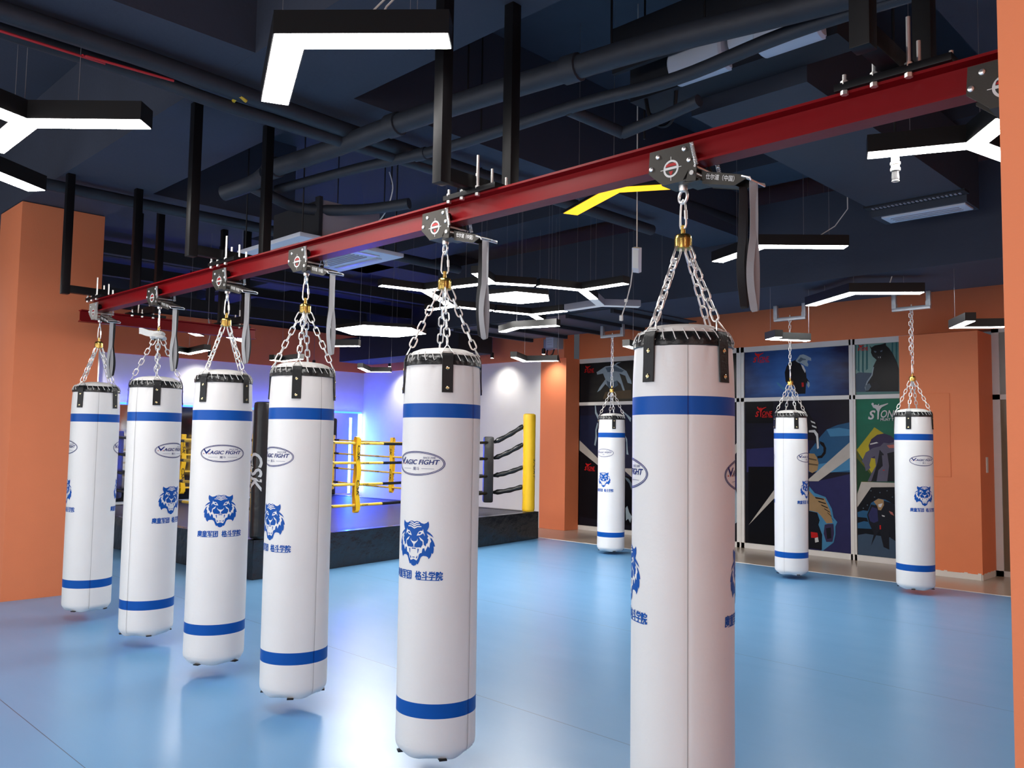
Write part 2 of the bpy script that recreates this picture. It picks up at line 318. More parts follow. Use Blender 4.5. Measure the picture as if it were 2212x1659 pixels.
CEIL = 4.40
POSTER = {
 'c1u': [('paleblue', [(-8.98,2.647),(-8.791,2.737),(-8.544,2.744),(-8.35,2.637),(-8.254,2.478),(-8.241,2.42),(-8.325,2.443),(-8.373,2.561),(-8.494,2.605),(-8.445,2.486),(-8.347,2.231),(-8.371,2.212),(-8.469,2.429),(-8.542,2.49),(-8.639,2.415),(-8.738,2.399),(-8.788,2.44),(-8.888,2.345),(-8.963,2.307),(-8.913,2.385),(-8.789,2.519),(-8.84,2.62),(-8.966,2.606)]), ('steel', [(-8.791,2.717),(-8.593,2.735),(-8.398,2.649),(-8.446,2.622),(-8.592,2.648),(-8.74,2.636)]), ('paleblue', [(-8.618,2.748),(-8.545,2.787),(-8.46,2.79),(-8.532,2.771),(-8.581,2.734)]), ('steel', [(-8.764,2.498),(-8.664,2.455),(-8.542,2.49),(-8.517,2.411),(-8.663,2.338),(-8.738,2.399)]), ('brown', [(-8.787,2.302),(-8.253,2.325),(-8.24,2.18),(-8.836,2.191)])],
 'c1l': [('navy', [(-9.354,1.914),(-8.238,1.922),(-8.234,1.407),(-9.346,1.309)]), ('paleblue', [(-9.012,2.099),(-8.991,2.099),(-8.972,1.969),(-8.903,1.87),(-8.928,1.83),(-9.005,1.95)]), ('paleblue', [(-8.957,1.791),(-8.932,1.781),(-8.969,1.652),(-8.955,1.534),(-8.991,1.395),(-9.017,1.415),(-8.993,1.553),(-8.994,1.672)]), ('paleblue', [(-8.429,1.992),(-8.249,1.865),(-8.261,1.798),(-8.344,1.904),(-8.429,1.963)]), ('paleblue', [(-8.366,1.577),(-8.329,1.52),(-8.316,1.349),(-8.297,1.263),(-8.339,1.272),(-8.341,1.463)]), ('cream', [(-9.346,1.49),(-8.931,1.19),(-8.929,1.072),(-9.344,1.319)]), ('cream', [(-8.433,1.04),(-8.232,1.043),(-8.231,0.904),(-8.337,0.976)]), ('black', [(-9.344,1.313),(-8.929,1.066),(-8.23,0.895),(-8.225,0.123),(-9.329,0.191)]), ('steel', [(-8.36,0.899),(-8.289,0.874),(-8.23,0.801),(-8.229,0.687),(-8.277,0.798),(-8.355,0.871)]), ('paleblue', [(-8.35,0.398),(-8.314,0.435),(-8.275,0.335),(-8.221,0.271),(-8.252,0.166),(-8.295,0.231),(-8.338,0.194)])],
 'c2l': [('cream', [(-7.019,0.704),(-6.247,1.488),(-6.248,1.355),(-6.91,0.576)]), ('indigo', [(-6.412,0.936),(-6.281,1.019),(-6.249,0.943),(-6.25,0.736),(-6.325,0.784)]), ('paleblue', [(-6.354,0.808),(-6.281,0.708),(-6.25,0.555),(-6.268,0.451),(-6.326,0.331),(-6.384,0.287)]), ('cream', [(-6.319,0.344),(-6.254,0.346),(-6.251,0.311),(-6.317,0.312)])],
 'c3u': [('dark', [(-5.576,2.489),(-5.546,2.576),(-5.508,2.624),(-5.409,2.659),(-5.337,2.59),(-5.292,2.55),(-5.262,2.474),(-5.254,2.399),(-5.212,2.336),(-5.233,2.275),(-5.261,2.338),(-5.273,2.178),(-5.416,2.177),(-5.431,2.281),(-5.511,2.297),(-5.564,2.362)]), ('paleblue', [(-5.413,2.642),(-5.349,2.722),(-5.297,2.728),(-5.255,2.71),(-5.219,2.689),(-5.187,2.671),(-5.184,2.632),(-5.233,2.641),(-5.243,2.616),(-5.225,2.584),(-5.233,2.554),(-5.266,2.561),(-5.324,2.602),(-5.376,2.615)]), ('steel', [(-5.382,2.643),(-5.336,2.69),(-5.297,2.669),(-5.258,2.658),(-5.264,2.646),(-5.31,2.645),(-5.35,2.618)]), ('white', [(-5.334,2.59),(-5.298,2.569),(-5.265,2.499),(-5.275,2.465),(-5.309,2.526)]), ('skyblue', [(-5.706,2.36),(-5.658,2.334),(-5.605,2.284),(-5.562,2.271),(-5.562,2.225),(-5.632,2.265),(-5.675,2.31)]), ('red', [(-5.327,2.334),(-5.296,2.333),(-5.293,2.277),(-5.323,2.273)]), ('paleblue', [(-5.24,2.354),(-5.212,2.33),(-5.207,2.286),(-5.226,2.257),(-5.246,2.288)])],
 'c4u': [('teal', [(-4.575,2.86),(-4.559,2.859),(-4.558,2.489),(-4.587,2.467)]), ('teal', [(-4.535,2.857),(-4.518,2.856),(-4.519,2.44),(-4.547,2.465)]), ('teal', [(-4.478,2.853),(-4.462,2.852),(-4.463,2.39),(-4.49,2.462)]), ('teal', [(-4.425,2.85),(-4.409,2.848),(-4.409,2.482),(-4.437,2.46)]), ('teal', [(-4.099,2.826),(-4.084,2.825),(-4.085,2.42),(-4.112,2.444)]), ('teal', [(-4.049,2.822),(-4.033,2.821),(-4.036,2.372),(-4.061,2.442)]), ('slate', [(-4.596,2.42),(-4.531,2.44),(-4.017,2.394),(-4.02,2.17),(-4.587,2.181)]), ('black', [(-4.385,2.79),(-4.36,2.76),(-4.316,2.785),(-4.224,2.794),(-4.174,2.824),(-4.172,2.775),(-4.132,2.733),(-4.088,2.663),(-4.037,2.544),(-4.016,2.463),(-4.022,2.174),(-4.44,2.183),(-4.445,2.248),(-4.368,2.363),(-4.343,2.502),(-4.296,2.594),(-4.347,2.644),(-4.366,2.692),(-4.363,2.733)]), ('paleblue', [(-4.341,2.502),(-4.365,2.398),(-4.424,2.318),(-4.453,2.236),(-4.442,2.195),(-4.428,2.198),(-4.437,2.242),(-4.41,2.311),(-4.351,2.391),(-4.329,2.502)]), ('steel', [(-4.328,2.715),(-4.294,2.704),(-4.303,2.688),(-4.322,2.696)]), ('steel', [(-4.248,2.708),(-4.216,2.717),(-4.221,2.699),(-4.239,2.691)]), ('dark', [(-4.341,2.667),(-4.26,2.65),(-4.214,2.671),(-4.227,2.613),(-4.261,2.592),(-4.295,2.611)]), ('white', [(-4.277,2.632),(-4.268,2.632),(-4.27,2.611)]), ('white', [(-4.252,2.631),(-4.24,2.632),(-4.245,2.609)]), ('steel', [(-4.445,2.26),(-4.392,2.293),(-4.369,2.245),(-4.405,2.194),(-4.44,2.191)]), ('dark', [(-4.369,2.292),(-4.299,2.313),(-4.255,2.241),(-4.301,2.185),(-4.37,2.187)])],
 'c3l': [('black', [(-6.176,2.111),(-5.755,2.111),(-5.757,1.771),(-6.174,1.772)]), ('indigo', [(-6.178,1.396),(-5.732,1.429),(-5.229,1.535),(-5.233,1.096),(-6.173,1.061)]), ('ocean', [(-5.064,1.586),(-4.975,1.683),(-4.827,1.743),(-4.66,1.779),(-4.659,1.117),(-5.233,1.096),(-5.218,1.389)]), ('skyblue', [(-4.975,1.683),(-4.803,1.707),(-4.661,1.684),(-4.659,1.601),(-4.927,1.587)]), ('skyblue', [(-5.22,1.183),(-4.663,1.296),(-4.655,1.143),(-5.081,1.079)]), ('indigo', [(-5.227,0.971),(-5.095,0.979),(-4.658,1.095),(-4.653,0.661),(-4.654,0.031),(-5.23,0.03)]), ('black', [(-6.144,1.141),(-5.733,1.154),(-5.74,0.034),(-6.148,0.038)]), ('indigo', [(-5.183,0.965),(-4.658,1.084),(-4.654,1.037),(-5.184,0.941)]), ('black', [(-5.071,1.525),(-5.015,1.501),(-4.983,1.429),(-4.991,1.357),(-5.042,1.295),(-5.104,1.288),(-5.11,1.318),(-5.054,1.331),(-5.021,1.38),(-5.023,1.441),(-5.071,1.489)]), ('dark', [(-5.512,2.045),(-5.302,2.041),(-5.176,1.83),(-5.113,1.768),(-5.089,1.622),(-5.078,1.464),(-5.103,1.415),(-5.14,1.536),(-5.229,1.535),(-5.437,1.533)]), ('white', [(-5.201,1.806),(-5.138,1.781),(-5.132,1.759),(-5.189,1.781)]), ('white', [(-5.183,1.744),(-5.119,1.72),(-5.116,1.698),(-5.177,1.72)]), ('white', [(-5.226,1.67),(-5.139,1.677),(-5.095,1.622),(-5.084,1.428),(-5.11,1.415),(-5.121,1.585),(-5.152,1.64),(-5.226,1.643)]), ('tan', [(-5.228,1.354),(-5.148,1.35),(-5.111,1.296),(-5.092,1.224),(-5.108,1.126),(-5.182,1.087),(-5.23,1.11)]), ('brown', [(-5.229,1.293),(-5.117,1.272),(-5.12,1.257),(-5.229,1.271)]), ('brown', [(-5.229,1.22),(-5.099,1.205),(-5.103,1.19),(-5.23,1.198)]), ('cream', [(-5.234,1.0),(-4.658,1.514),(-4.657,1.308),(-5.095,0.979),(-5.232,0.973)]), ('cream', [(-6.144,0.3),(-5.738,0.834),(-5.739,0.714)]), ('skyblue', [(-5.227,0.903),(-5.147,0.816),(-4.997,0.77),(-4.912,0.62),(-4.889,0.503),(-4.839,0.448),(-4.866,0.386),(-4.867,0.28),(-4.893,0.171),(-5.041,0.037),(-5.06,0.036),(-5.049,0.263),(-5.107,0.39),(-5.093,0.476),(-5.231,0.501)]), ('tan', [(-5.228,0.842),(-5.153,0.767),(-5.01,0.751),(-4.937,0.595),(-4.902,0.431),(-4.986,0.418),(-5.062,0.514),(-5.111,0.558),(-5.23,0.574)]), ('black', [(-5.147,0.764),(-5.022,0.745),(-5.017,0.73),(-5.135,0.745)]), ('black', [(-5.105,0.715),(-4.995,0.689),(-4.991,0.675),(-5.092,0.697)]), ('black', [(-5.063,0.668),(-4.969,0.633),(-4.964,0.619),(-5.05,0.649)]), ('black', [(-5.021,0.62),(-4.942,0.578),(-4.937,0.564),(-5.009,0.602)]), ('black', [(-4.979,0.573),(-4.916,0.522),(-4.911,0.508),(-4.967,0.554)]), ('black', [(-4.938,0.525),(-4.889,0.467),(-4.885,0.453),(-4.926,0.507)]), ('dark', [(-5.23,0.568),(-5.114,0.552),(-5.081,0.452),(-5.1,0.391),(-5.049,0.263),(-5.054,0.06),(-5.234,0.066)]), ('red', [(-5.208,0.286),(-5.114,0.282),(-5.102,0.211),(-5.203,0.208)]), ('white', [(-5.152,0.206),(-5.108,0.222),(-5.096,0.163),(-5.146,0.147)]), ('purple', [(-5.011,0.398),(-4.964,0.414),(-4.89,0.42),(-4.884,0.29),(-4.907,0.181),(-4.991,0.171),(-5.027,0.277)]), ('dark', [(-4.995,0.352),(-4.927,0.369),(-4.919,0.228),(-4.978,0.21)])],
 'c4l': [('yellow', [(-4.336,1.713),(-3.879,1.404),(-4.317,1.014),(-4.588,1.413)]), ('olive', [(-4.588,1.413),(-4.51,1.285),(-4.317,1.014),(-4.572,0.967)]), ('purple', [(-4.414,1.474),(-4.378,1.556),(-4.303,1.615),(-4.218,1.633),(-4.128,1.604),(-4.073,1.548),(-4.077,1.32),(-4.222,1.293),(-4.382,1.312)]), ('white', [(-4.396,1.498),(-4.31,1.522),(-4.287,1.509),(-4.391,1.484)]), ('forest', [(-4.586,1.309),(-4.396,1.105),(-4.34,1.01),(-4.513,1.002),(-4.583,0.829)]), ('greyviolet', [(-4.504,1.265),(-4.45,1.383),(-4.357,1.443),(-4.265,1.467),(-4.219,1.514),(-4.152,1.504),(-4.074,1.527),(-4.081,1.021),(-4.432,1.005),(-4.384,1.106),(-4.323,1.212),(-4.335,1.339),(-4.382,1.315),(-4.406,1.221),(-4.393,1.181),(-4.453,1.138),(-4.473,1.231)]), ('dark', [(-4.272,1.421),(-4.221,1.365),(-4.235,1.215),(-4.292,1.156),(-4.317,1.011),(-4.386,1.008),(-4.338,1.142),(-4.302,1.259)]), ('dark', [(-4.176,1.377),(-4.087,1.402),(-4.087,1.021),(-4.181,1.017),(-4.156,1.218)]), ('greyviolet', [(-4.244,1.353),(-4.177,1.343),(-4.184,1.205),(-4.235,1.215)]), ('red', [(-4.236,1.163),(-4.211,1.164),(-4.208,1.09),(-4.228,1.087)]), ('coral', [(-4.18,1.48),(-4.085,1.493),(-4.086,1.447),(-4.153,1.446)]), ('greyviolet', [(-4.292,1.144),(-4.191,1.159),(-4.187,1.017),(-4.306,1.011)]), ('cream', [(-4.586,0.829),(-4.513,0.996),(-4.081,1.004),(-4.082,0.95),(-4.387,0.932),(-4.581,0.66)]), ('black', [(-4.579,0.66),(-4.387,0.932),(-4.082,0.95),(-4.063,0.021),(-4.57,0.022)]), ('ocean', [(-4.57,0.597),(-4.495,0.627),(-4.414,0.621),(-4.34,0.578),(-4.341,0.53),(-4.566,0.536)]), ('ocean', [(-4.569,0.457),(-4.485,0.487),(-4.341,0.475),(-4.342,0.397),(-4.568,0.388)]), ('slate', [(-4.566,0.301),(-4.464,0.327),(-4.304,0.316),(-4.086,0.304),(-4.063,0.021),(-4.57,0.022)]), ('ocean', [(-4.455,0.559),(-4.389,0.73),(-4.297,0.793),(-4.207,0.784),(-4.086,0.721),(-4.086,0.699),(-4.207,0.759),(-4.367,0.691),(-4.426,0.561),(-4.393,0.425),(-4.405,0.413)]), ('dark', [(-4.443,0.571),(-4.39,0.711),(-4.298,0.696),(-4.288,0.639),(-4.231,0.689),(-4.224,0.769),(-4.119,0.742),(-4.08,0.71),(-4.076,0.26),(-4.147,0.299),(-4.166,0.399),(-4.166,0.15),(-4.238,0.177),(-4.286,0.388),(-4.336,0.304),(-4.397,0.178),(-4.358,0.336),(-4.421,0.469)]), ('indigo', [(-4.426,0.572),(-4.378,0.679),(-4.31,0.661),(-4.301,0.501),(-4.358,0.474),(-4.404,0.493)]), ('tan', [(-4.355,0.75),(-4.297,0.79),(-4.23,0.78),(-4.225,0.712),(-4.263,0.643),(-4.297,0.644),(-4.312,0.695)]), ('white', [(-4.298,0.717),(-4.241,0.734),(-4.263,0.681),(-4.293,0.685)]), ('white', [(-4.255,0.585),(-4.216,0.576),(-4.219,0.562),(-4.249,0.568)]), ('red', [(-4.285,0.451),(-4.266,0.453),(-4.266,0.401),(-4.284,0.398)]), ('coral', [(-4.164,0.642),(-4.12,0.628),(-4.101,0.585),(-4.143,0.604)]), ('steel', [(-4.396,0.886),(-4.387,0.895),(-4.378,0.887),(-4.387,0.877)]), ('steel', [(-4.352,0.807),(-4.342,0.817),(-4.333,0.808),(-4.343,0.799)]), ('steel', [(-4.283,0.869),(-4.273,0.878),(-4.264,0.87),(-4.274,0.86)]), ('steel', [(-4.192,0.896),(-4.183,0.906),(-4.174,0.897),(-4.183,0.888)]), ('steel', [(-4.126,0.821),(-4.117,0.83),(-4.109,0.822),(-4.118,0.812)]), ('steel', [(-4.445,0.698),(-4.436,0.708),(-4.426,0.699),(-4.436,0.689)]), ('steel', [(-4.498,0.654),(-4.488,0.664),(-4.479,0.655),(-4.489,0.645)])],
}

# ------------------------------------------------------------------ floor, walls, columns
def floor_mats():
    m = bpy.data.materials.new('mat_blue'); m.use_nodes = True; nt = m.node_tree; b = nt.nodes['Principled BSDF']; MATS['mat_blue'] = m
    tc = nt.nodes.new('ShaderNodeTexCoord'); sep = nt.nodes.new('ShaderNodeSeparateXYZ'); nt.links.new(tc.outputs['Object'], sep.inputs[0])
    # seams of the two-metre sheets, running along x
    ad = nt.nodes.new('ShaderNodeMath'); ad.operation = 'ADD'; ad.inputs[1].default_value = 20.6; nt.links.new(sep.outputs['Y'], ad.inputs[0])
    md = nt.nodes.new('ShaderNodeMath'); md.operation = 'PINGPONG'; md.inputs[1].default_value = 1.0; nt.links.new(ad.outputs[0], md.inputs[0])
    lt = nt.nodes.new('ShaderNodeMath'); lt.operation = 'LESS_THAN'; lt.inputs[1].default_value = .0022; nt.links.new(md.outputs[0], lt.inputs[0])
    n1 = nt.nodes.new('ShaderNodeTexNoise'); n1.inputs['Scale'].default_value = 1.1; n1.inputs['Detail'].default_value = 3; nt.links.new(tc.outputs['Object'], n1.inputs[0])
    mx = nt.nodes.new('ShaderNodeMix'); mx.data_type = 'RGBA'; mx.inputs[6].default_value = (.115, .30, .54, 1); mx.inputs[7].default_value = (.145, .34, .59, 1); nt.links.new(n1.outputs['Fac'], mx.inputs[0])
    m2 = nt.nodes.new('ShaderNodeMix'); m2.data_type = 'RGBA'; m2.inputs[7].default_value = (.03, .07, .14, 1); nt.links.new(lt.outputs[0], m2.inputs[0]); nt.links.new(mx.outputs[2], m2.inputs[6])
    nt.links.new(m2.outputs[2], b.inputs['Base Color'])
    n2 = nt.nodes.new('ShaderNodeTexNoise'); n2.inputs['Scale'].default_value = 2.3; n2.inputs['Detail'].default_value = 5
    mp = nt.nodes.new('ShaderNodeMapping'); mp.inputs['Scale'].default_value = (.5, 2.2, 1); nt.links.new(tc.outputs['Object'], mp.inputs[0]); nt.links.new(mp.outputs[0], n2.inputs[0])
    bp = nt.nodes.new('ShaderNodeBump'); bp.inputs['Strength'].default_value = .045; bp.inputs['Distance'].default_value = .03; nt.links.new(n2.outputs['Fac'], bp.inputs['Height']); nt.links.new(bp.outputs[0], b.inputs['Normal'])
    r = nt.nodes.new('ShaderNodeMapRange'); r.inputs[3].default_value = .25; r.inputs[4].default_value = .36; nt.links.new(n2.outputs['Fac'], r.inputs[0]); nt.links.new(r.outputs[0], b.inputs['Roughness'])
    b.inputs['Specular IOR Level'].default_value = .75
    return m
floor_mats()
XL, XR, YF, YW, YB = -15.2, 2.4, -3.6, 11.12, 10.75
SOF = 2.885
mb = MB(); mb.bb(XL, XR, YF, 9.475, -.03, 0, 'mat_blue'); struct('floor', mb)
mb = MB(); mb.bb(XL-.3, XR+.3, YF-.3, YW+.5, -.08, -.031, 'beige_tile'); struct('floor_tile_strip', mb)
mb = MB(); mb.bb(-9.0, XR, 9.476, 9.50, -.031, .003, 'trim_white')
rr = random.Random(5); x = -9
while x < 0:
    w = rr.uniform(.1, .5); mb.bb(x, x+w, 9.496, 9.502+rr.uniform(.002, .014), -.03, .0035, 'trim_white'); x += w+rr.uniform(.2, .9)
struct('trim_1', mb)

def wall_box(name, parts):
    mb = MB()
    for x0, x1, y0, y1, z0, z1, m in parts: mb.bb(x0, x1, y0, y1, z0, z1, m)
    return struct(name, mb)
# left wall: white below, orange band above, dark above that
wall_box('wall_left', [(XL-.2, XL, YF, YB, -.03, SOF, 'wall_white'), (XL-.2, XL+.07, YF, YB-.06, SOF, 3.66, 'wall_orange'), (XL-.2, XL, YF, YB, 3.66, CEIL, 'ceiling_dark'),
                       (XL, XL+.12, 4.3, 5.2, 0, SOF, 'wall_white')])
wall_box('wall_back', [(XL-.2, -9.93, YB, YB+.2, -.03, SOF, 'wall_white'), (XL-.2, -9.345, YB-.06, YB+.2, SOF, 3.60, 'wall_orange'), (XL-.2, -9.345, YB, YB+.2, 3.60, CEIL, 'ceiling_dark'),
                       (-9.93, -9.345, YB, YW+.02, -.03, SOF, 'wall_orange')])
# window wall: orange above the windows, wall block in front, rest
wall_box('wall_windows', [(-9.345, XR, YW-.03, YW+.2, SOF+.0, 3.9, 'wall_orange'), (-9.345, XR, YW, YW+.2, 3.9, CEIL, 'ceiling_dark'),
                          (-9.345, -9.425, YW-.0, YW+.2, -.03, SOF, 'wall_orange'), (-1.6, XR, YW-.02, YW+.2, -.03, SOF, 'wall_orange')])
# orange wall block with a flush access panel
o = wall_box('wall_block', [(-3.815, -2.94, 10.57, YW+.1, .035, 2.815, 'wall_orange'), (-3.81, -2.945, 10.575, YW+.1, -.03, .035, 'trim_white')])
mb = MB(); rr = random.Random(8)
for i in range(24):
    x = -3.815+i*.036; h = .03+rr.uniform(0, .018); mb.bb(x, x+.036, 10.564, 10.572, -.03, h, 'trim_white')
for i in range(8): mb.bb(-2.945, -2.936, 10.57+i*.06, 10.63+i*.06, -.03, .03+rr.uniform(0, .02), 'trim_white')
struct('baseboard_block', mb)
mb = MB(); x0, x1, z0, z1 = -3.78, -3.25, 1.12, 2.10
mb.bb(x0, x1, 10.561, 10.5695, z0, z1, 'wall_orange', .003); tag(mb.build('access_panel', None, True, (x0, 10.56, z0)), 'flush orange rectangular access panel in the orange wall block behind the rightmost bag', 'access panel')
mb = MB(); mb.bb(-2.944, -2.930, 10.78, 10.84, 1.18, 1.36, 'trim_white', .003); tag(mb.build('wall_switch', None, True, (-2.93, 10.8, 1.18)), 'small white switch plate on the side of the orange wall block', 'switch')
wall_box('wall_right', [(XR, XR+.2, YF, YW, -.03, CEIL, 'wall_orange')])
wall_box('wall_front', [(XL, XR, YF-.2, YF, -.03, .6, 'wall_white'), (XL, XR, YF-.2, YF, 2.9, CEIL, 'wall_orange'), (XL, -10.6, YF-.2, YF, .6, 2.9, 'wall_white'), (.6, XR, YF-.2, YF, .6, 2.9, 'wall_white'), (-10.6, .6, YF-.12, YF-.1, .6, 2.9, 'ac_white')])
mb = MB(); mb.bb(XL-.3, XR+.3, YF-.3, YW+.3, CEIL, CEIL+.15, 'ceiling_dark'); struct('ceiling', mb)

def column(name, x0, x1, y0, y1, top, label):
    mb = MB(); mb.bb(x0, x1, y0, y1, -.02, top, 'wall_orange', .006)
    o = mb.build(name, None, True, ((x0+x1)/2, (y0+y1)/2, 0)); return tag(o, kind='structure')
column('wall_column_left', -9.02, -8.34, 2.155, 2.865, 3.545, '')
column('wall_column_right', -.47, .45, 1.86, 2.47, CEIL, '')

# ------------------------------------------------------------------ windows and posters
FZ0, FZ1, TR = 0.0, 2.84, 2.10
cols = [(-9.345, -7.88), (-7.80, -6.325), (-6.205, -4.655), (-4.575, -3.86)]
mb = MB(); Y0, Y1 = YW-.02, YW+.04
mb.bb(-9.425, -3.82, Y0, Y1, FZ1-.03, SOF+.01, 'window_frame'); mb.bb(-9.425, -3.82, Y0, Y1, -.03, .045, 'window_frame'); mb.bb(-9.425, -3.82, Y0, Y1, 2.085, 2.14, 'window_frame')
mb.bb(-9.425, -9.345, Y0, Y1, -.03, SOF, 'window_frame')
for a, b in ((-7.88, -7.80), (-6.325, -6.205), (-4.655, -4.575)): mb.bb(a, b, Y0, Y1, -.03, SOF, 'window_frame'); mb.bb((a+b)/2-.012, (a+b)/2+.012, Y0-.006, Y0, -.03, SOF, 'window_frame')
fr = struct('window_1', mb)
mb = MB()
for a, b in cols: mb.bb(a, b, YW+.005, YW+.012, .045, 2.085, 'glass_green'); mb.bb(a, b, YW+.005, YW+.012, 2.14, FZ1-.03, 'glass_green')
mb.build('window_pane', fr)
LOGO_FIG = [(-.07, .115), (-.055, .13), (-.04, .12), (-.043, .10), (-.02, .108), (.0, .098), (.012, .115), (.02, .112), (.012, .09), (.03, .098), (.115, .12), (.118, .112), (.05, .078), (.03, .055), (.018, .02), (.012, -.06), (-.005, -.062), (-.002, .03), (-.02, .06), (-.05, .075), (-.058, .095)]
T_S = text2d('S', .085, .105, .3, .03); T_ONE = text2d('ONE', .20, .085, .3, .012); T_MT = text2d('MUAY THAI', .21, .032, .1, .02)
def logo(mb, x, z, k, m, y):
    fn = lambda dx, dz: (lambda a, b: V3(x+(a+dx)*k, y, z+(b+dz)*k))
    put2d(mb, T_S, fn(-.085, -.01), m); put2d(mb, T_ONE, fn(.115, .0), m); put2d(mb, T_MT, fn(.115, -.062), m); put2d(mb, poly2d([LOGO_FIG]), fn(-.02, 0), m)
posters = [
 ('c1u', 0, 1, ((.012, .012, .014), (.06, .055, .04), (.9, .1), .5), 'dark poster of a pale clawed beast in the upper left window pane', (-9.17, 2.69, .62, 'art_logo_red')),
 ('c1l', 0, 0, ((.010, .010, .016), (.03, .03, .07), (.7, 1.3), .8), 'tall dark poster with pale limbs and a slanting cream stripe, behind the smallest bag', (-9.14, 1.02, .66, 'art_logo_red')),
 ('c2u', 1, 1, ((.012, .014, .014), (.02, .03, .03), (.7, .3), .6), 'dark upper window poster mostly hidden by the nearest bag', None),
 ('c2l', 1, 0, ((.008, .008, .011), (.02, .02, .05), (.8, 1.0), .8), 'tall dark poster mostly hidden by the nearest bag, cream stripe at its right edge', None),
 ('c3u', 2, 1, ((.012, .012, .05), (.07, .22, .62), (.72, .22), .62), 'blue poster of a reptile in a dark suit in the upper window pane', (-5.97, 2.70, .74, 'art_logo_red')),
 ('c3l', 2, 0, ((.010, .010, .013), (.02, .02, .045), (.8, 1.3), .8), 'tall dark poster with a striped boxer arm and crossing cream stripes below the suited reptile', (-5.93, 1.91, .78, 'art_logo_red')),
 ('c4u', 3, 1, ((.10, .22, .21), (.26, .42, .37), (.1, .45), .35), 'pale green forest poster of a black panther in the upper window pane', (-4.49, 2.755, .40, 'art_logo_red')),
 ('c4l', 3, 0, ((.012, .06, .035), (.01, .19, .11), (.25, 1.95), .75), 'tall green poster with large white lettering above a yellow diamond and a lizard fighter', (-4.265, 1.885, 1.15, 'art_white'))]
MATORD = {}
for key, ci, up, bg, lab, lg in posters:
    a, b = cols[ci]; z0, z1 = (2.14, FZ1-.03) if up else (.045, 2.085)
    art_bg('art_bg_'+key, bg[0], bg[1], bg[2], bg[3]); mb = MB()
    mb.bb(a+.004, b-.004, YW-.002, YW+.004, z0+.002, z1-.002, 'art_bg_'+key)
    y = YW-.0030
    for cnm, poly in POSTER.get(key, []):
        poly = [(min(max(px, a+.004), b-.004), min(max(pz, z0+.002), z1-.002)) for px, pz in poly]
        mb.flat([poly], (lambda u, v, yy=y: V3(u, yy, v)), 'art_'+cnm); y -= .00035
    if lg: logo(mb, lg[0], lg[1], lg[2], lg[3], y-.001)
    o = mb.build('poster', None, True, (a, YW, z0)); tag(o, lab, 'poster', 'posters filling the window panes')
# second window, right of the wall block
mb = MB(); mb.bb(-2.94, -1.6, Y0, Y1, FZ1, SOF+.01, 'window_frame'); mb.bb(-2.94, -1.6, Y0, Y1, -.03, .035, 'window_frame'); mb.bb(-2.94, -1.6, Y0, Y1, 2.04, 2.10, 'window_frame')
mb.bb(-2.94, -2.862, Y0, Y1, -.03, SOF, 'window_frame'); mb.bb(-1.68, -1.6, Y0, Y1, -.03, SOF, 'window_frame'); fr = struct('window_2', mb)
mb = MB(); mb.bb(-2.862, -1.68, YW+.004, YW+.010, 2.10, FZ1, 'glass_green'); mb.build('window_pane', fr)
mb = MB(); mb.bb(-2.862, -1.68, YW-.002, YW+.004, .035, 2.04, 'brown_film'); tag(mb.build('protective_sheet', None, True, (-2.86, YW, .035)), 'brown wrinkled protective sheet covering the lower pane of the rightmost window', 'sheet')

# ------------------------------------------------------------------ wall fittings
t = thing('control_box', (-9.55, 10.69, 3.0), 'grey electrical control box high on the wall in the corner left of the posters', 'control box')
mb = MB(); mb.bb(-9.62, -9.36, 10.52, 10.69, 3.03, 3.345, 'box_grey', .006); mb.bb(-9.60, -9.44, 10.515, 10.52, 3.05, 3.33, 'ac_white'); mb.build('housing', t)
mb = MB()
for i in range(5): mb.bb(-9.575, -9.465, 10.512, 10.515, 3.10+i*.04, 3.106+i*.04, 'box_grey')
mb.bb(-9.575, -9.545, 10.512, 10.515, 3.285, 3.31, 'art_indigo'); mb.bb(-9.50, -9.465, 10.512, 10.515, 3.285, 3.31, 'art_indigo'); mb.build('label_sheet', t)
mb = MB(); mb.bb(-9.74, -9.62, 10.60, 10.69, 3.02, 3.22, 'box_grey', .02); mb.build('side_unit', t)
mb = MB(); mb.tube([(-9.64, 10.6, 3.03), (-9.66, 10.6, 2.95), (-9.60, 10.6, 2.91), (-9.52, 10.6, 2.95), (-9.49, 10.6, 3.03)], .012, 'black_matt', 7); mb.tube([(-9.40, 10.6, 3.08), (-9.42, 10.62, 2.95), (-9.42, 10.68, 2.80)], .006, 'black_matt', 6); mb.build('cable', t)
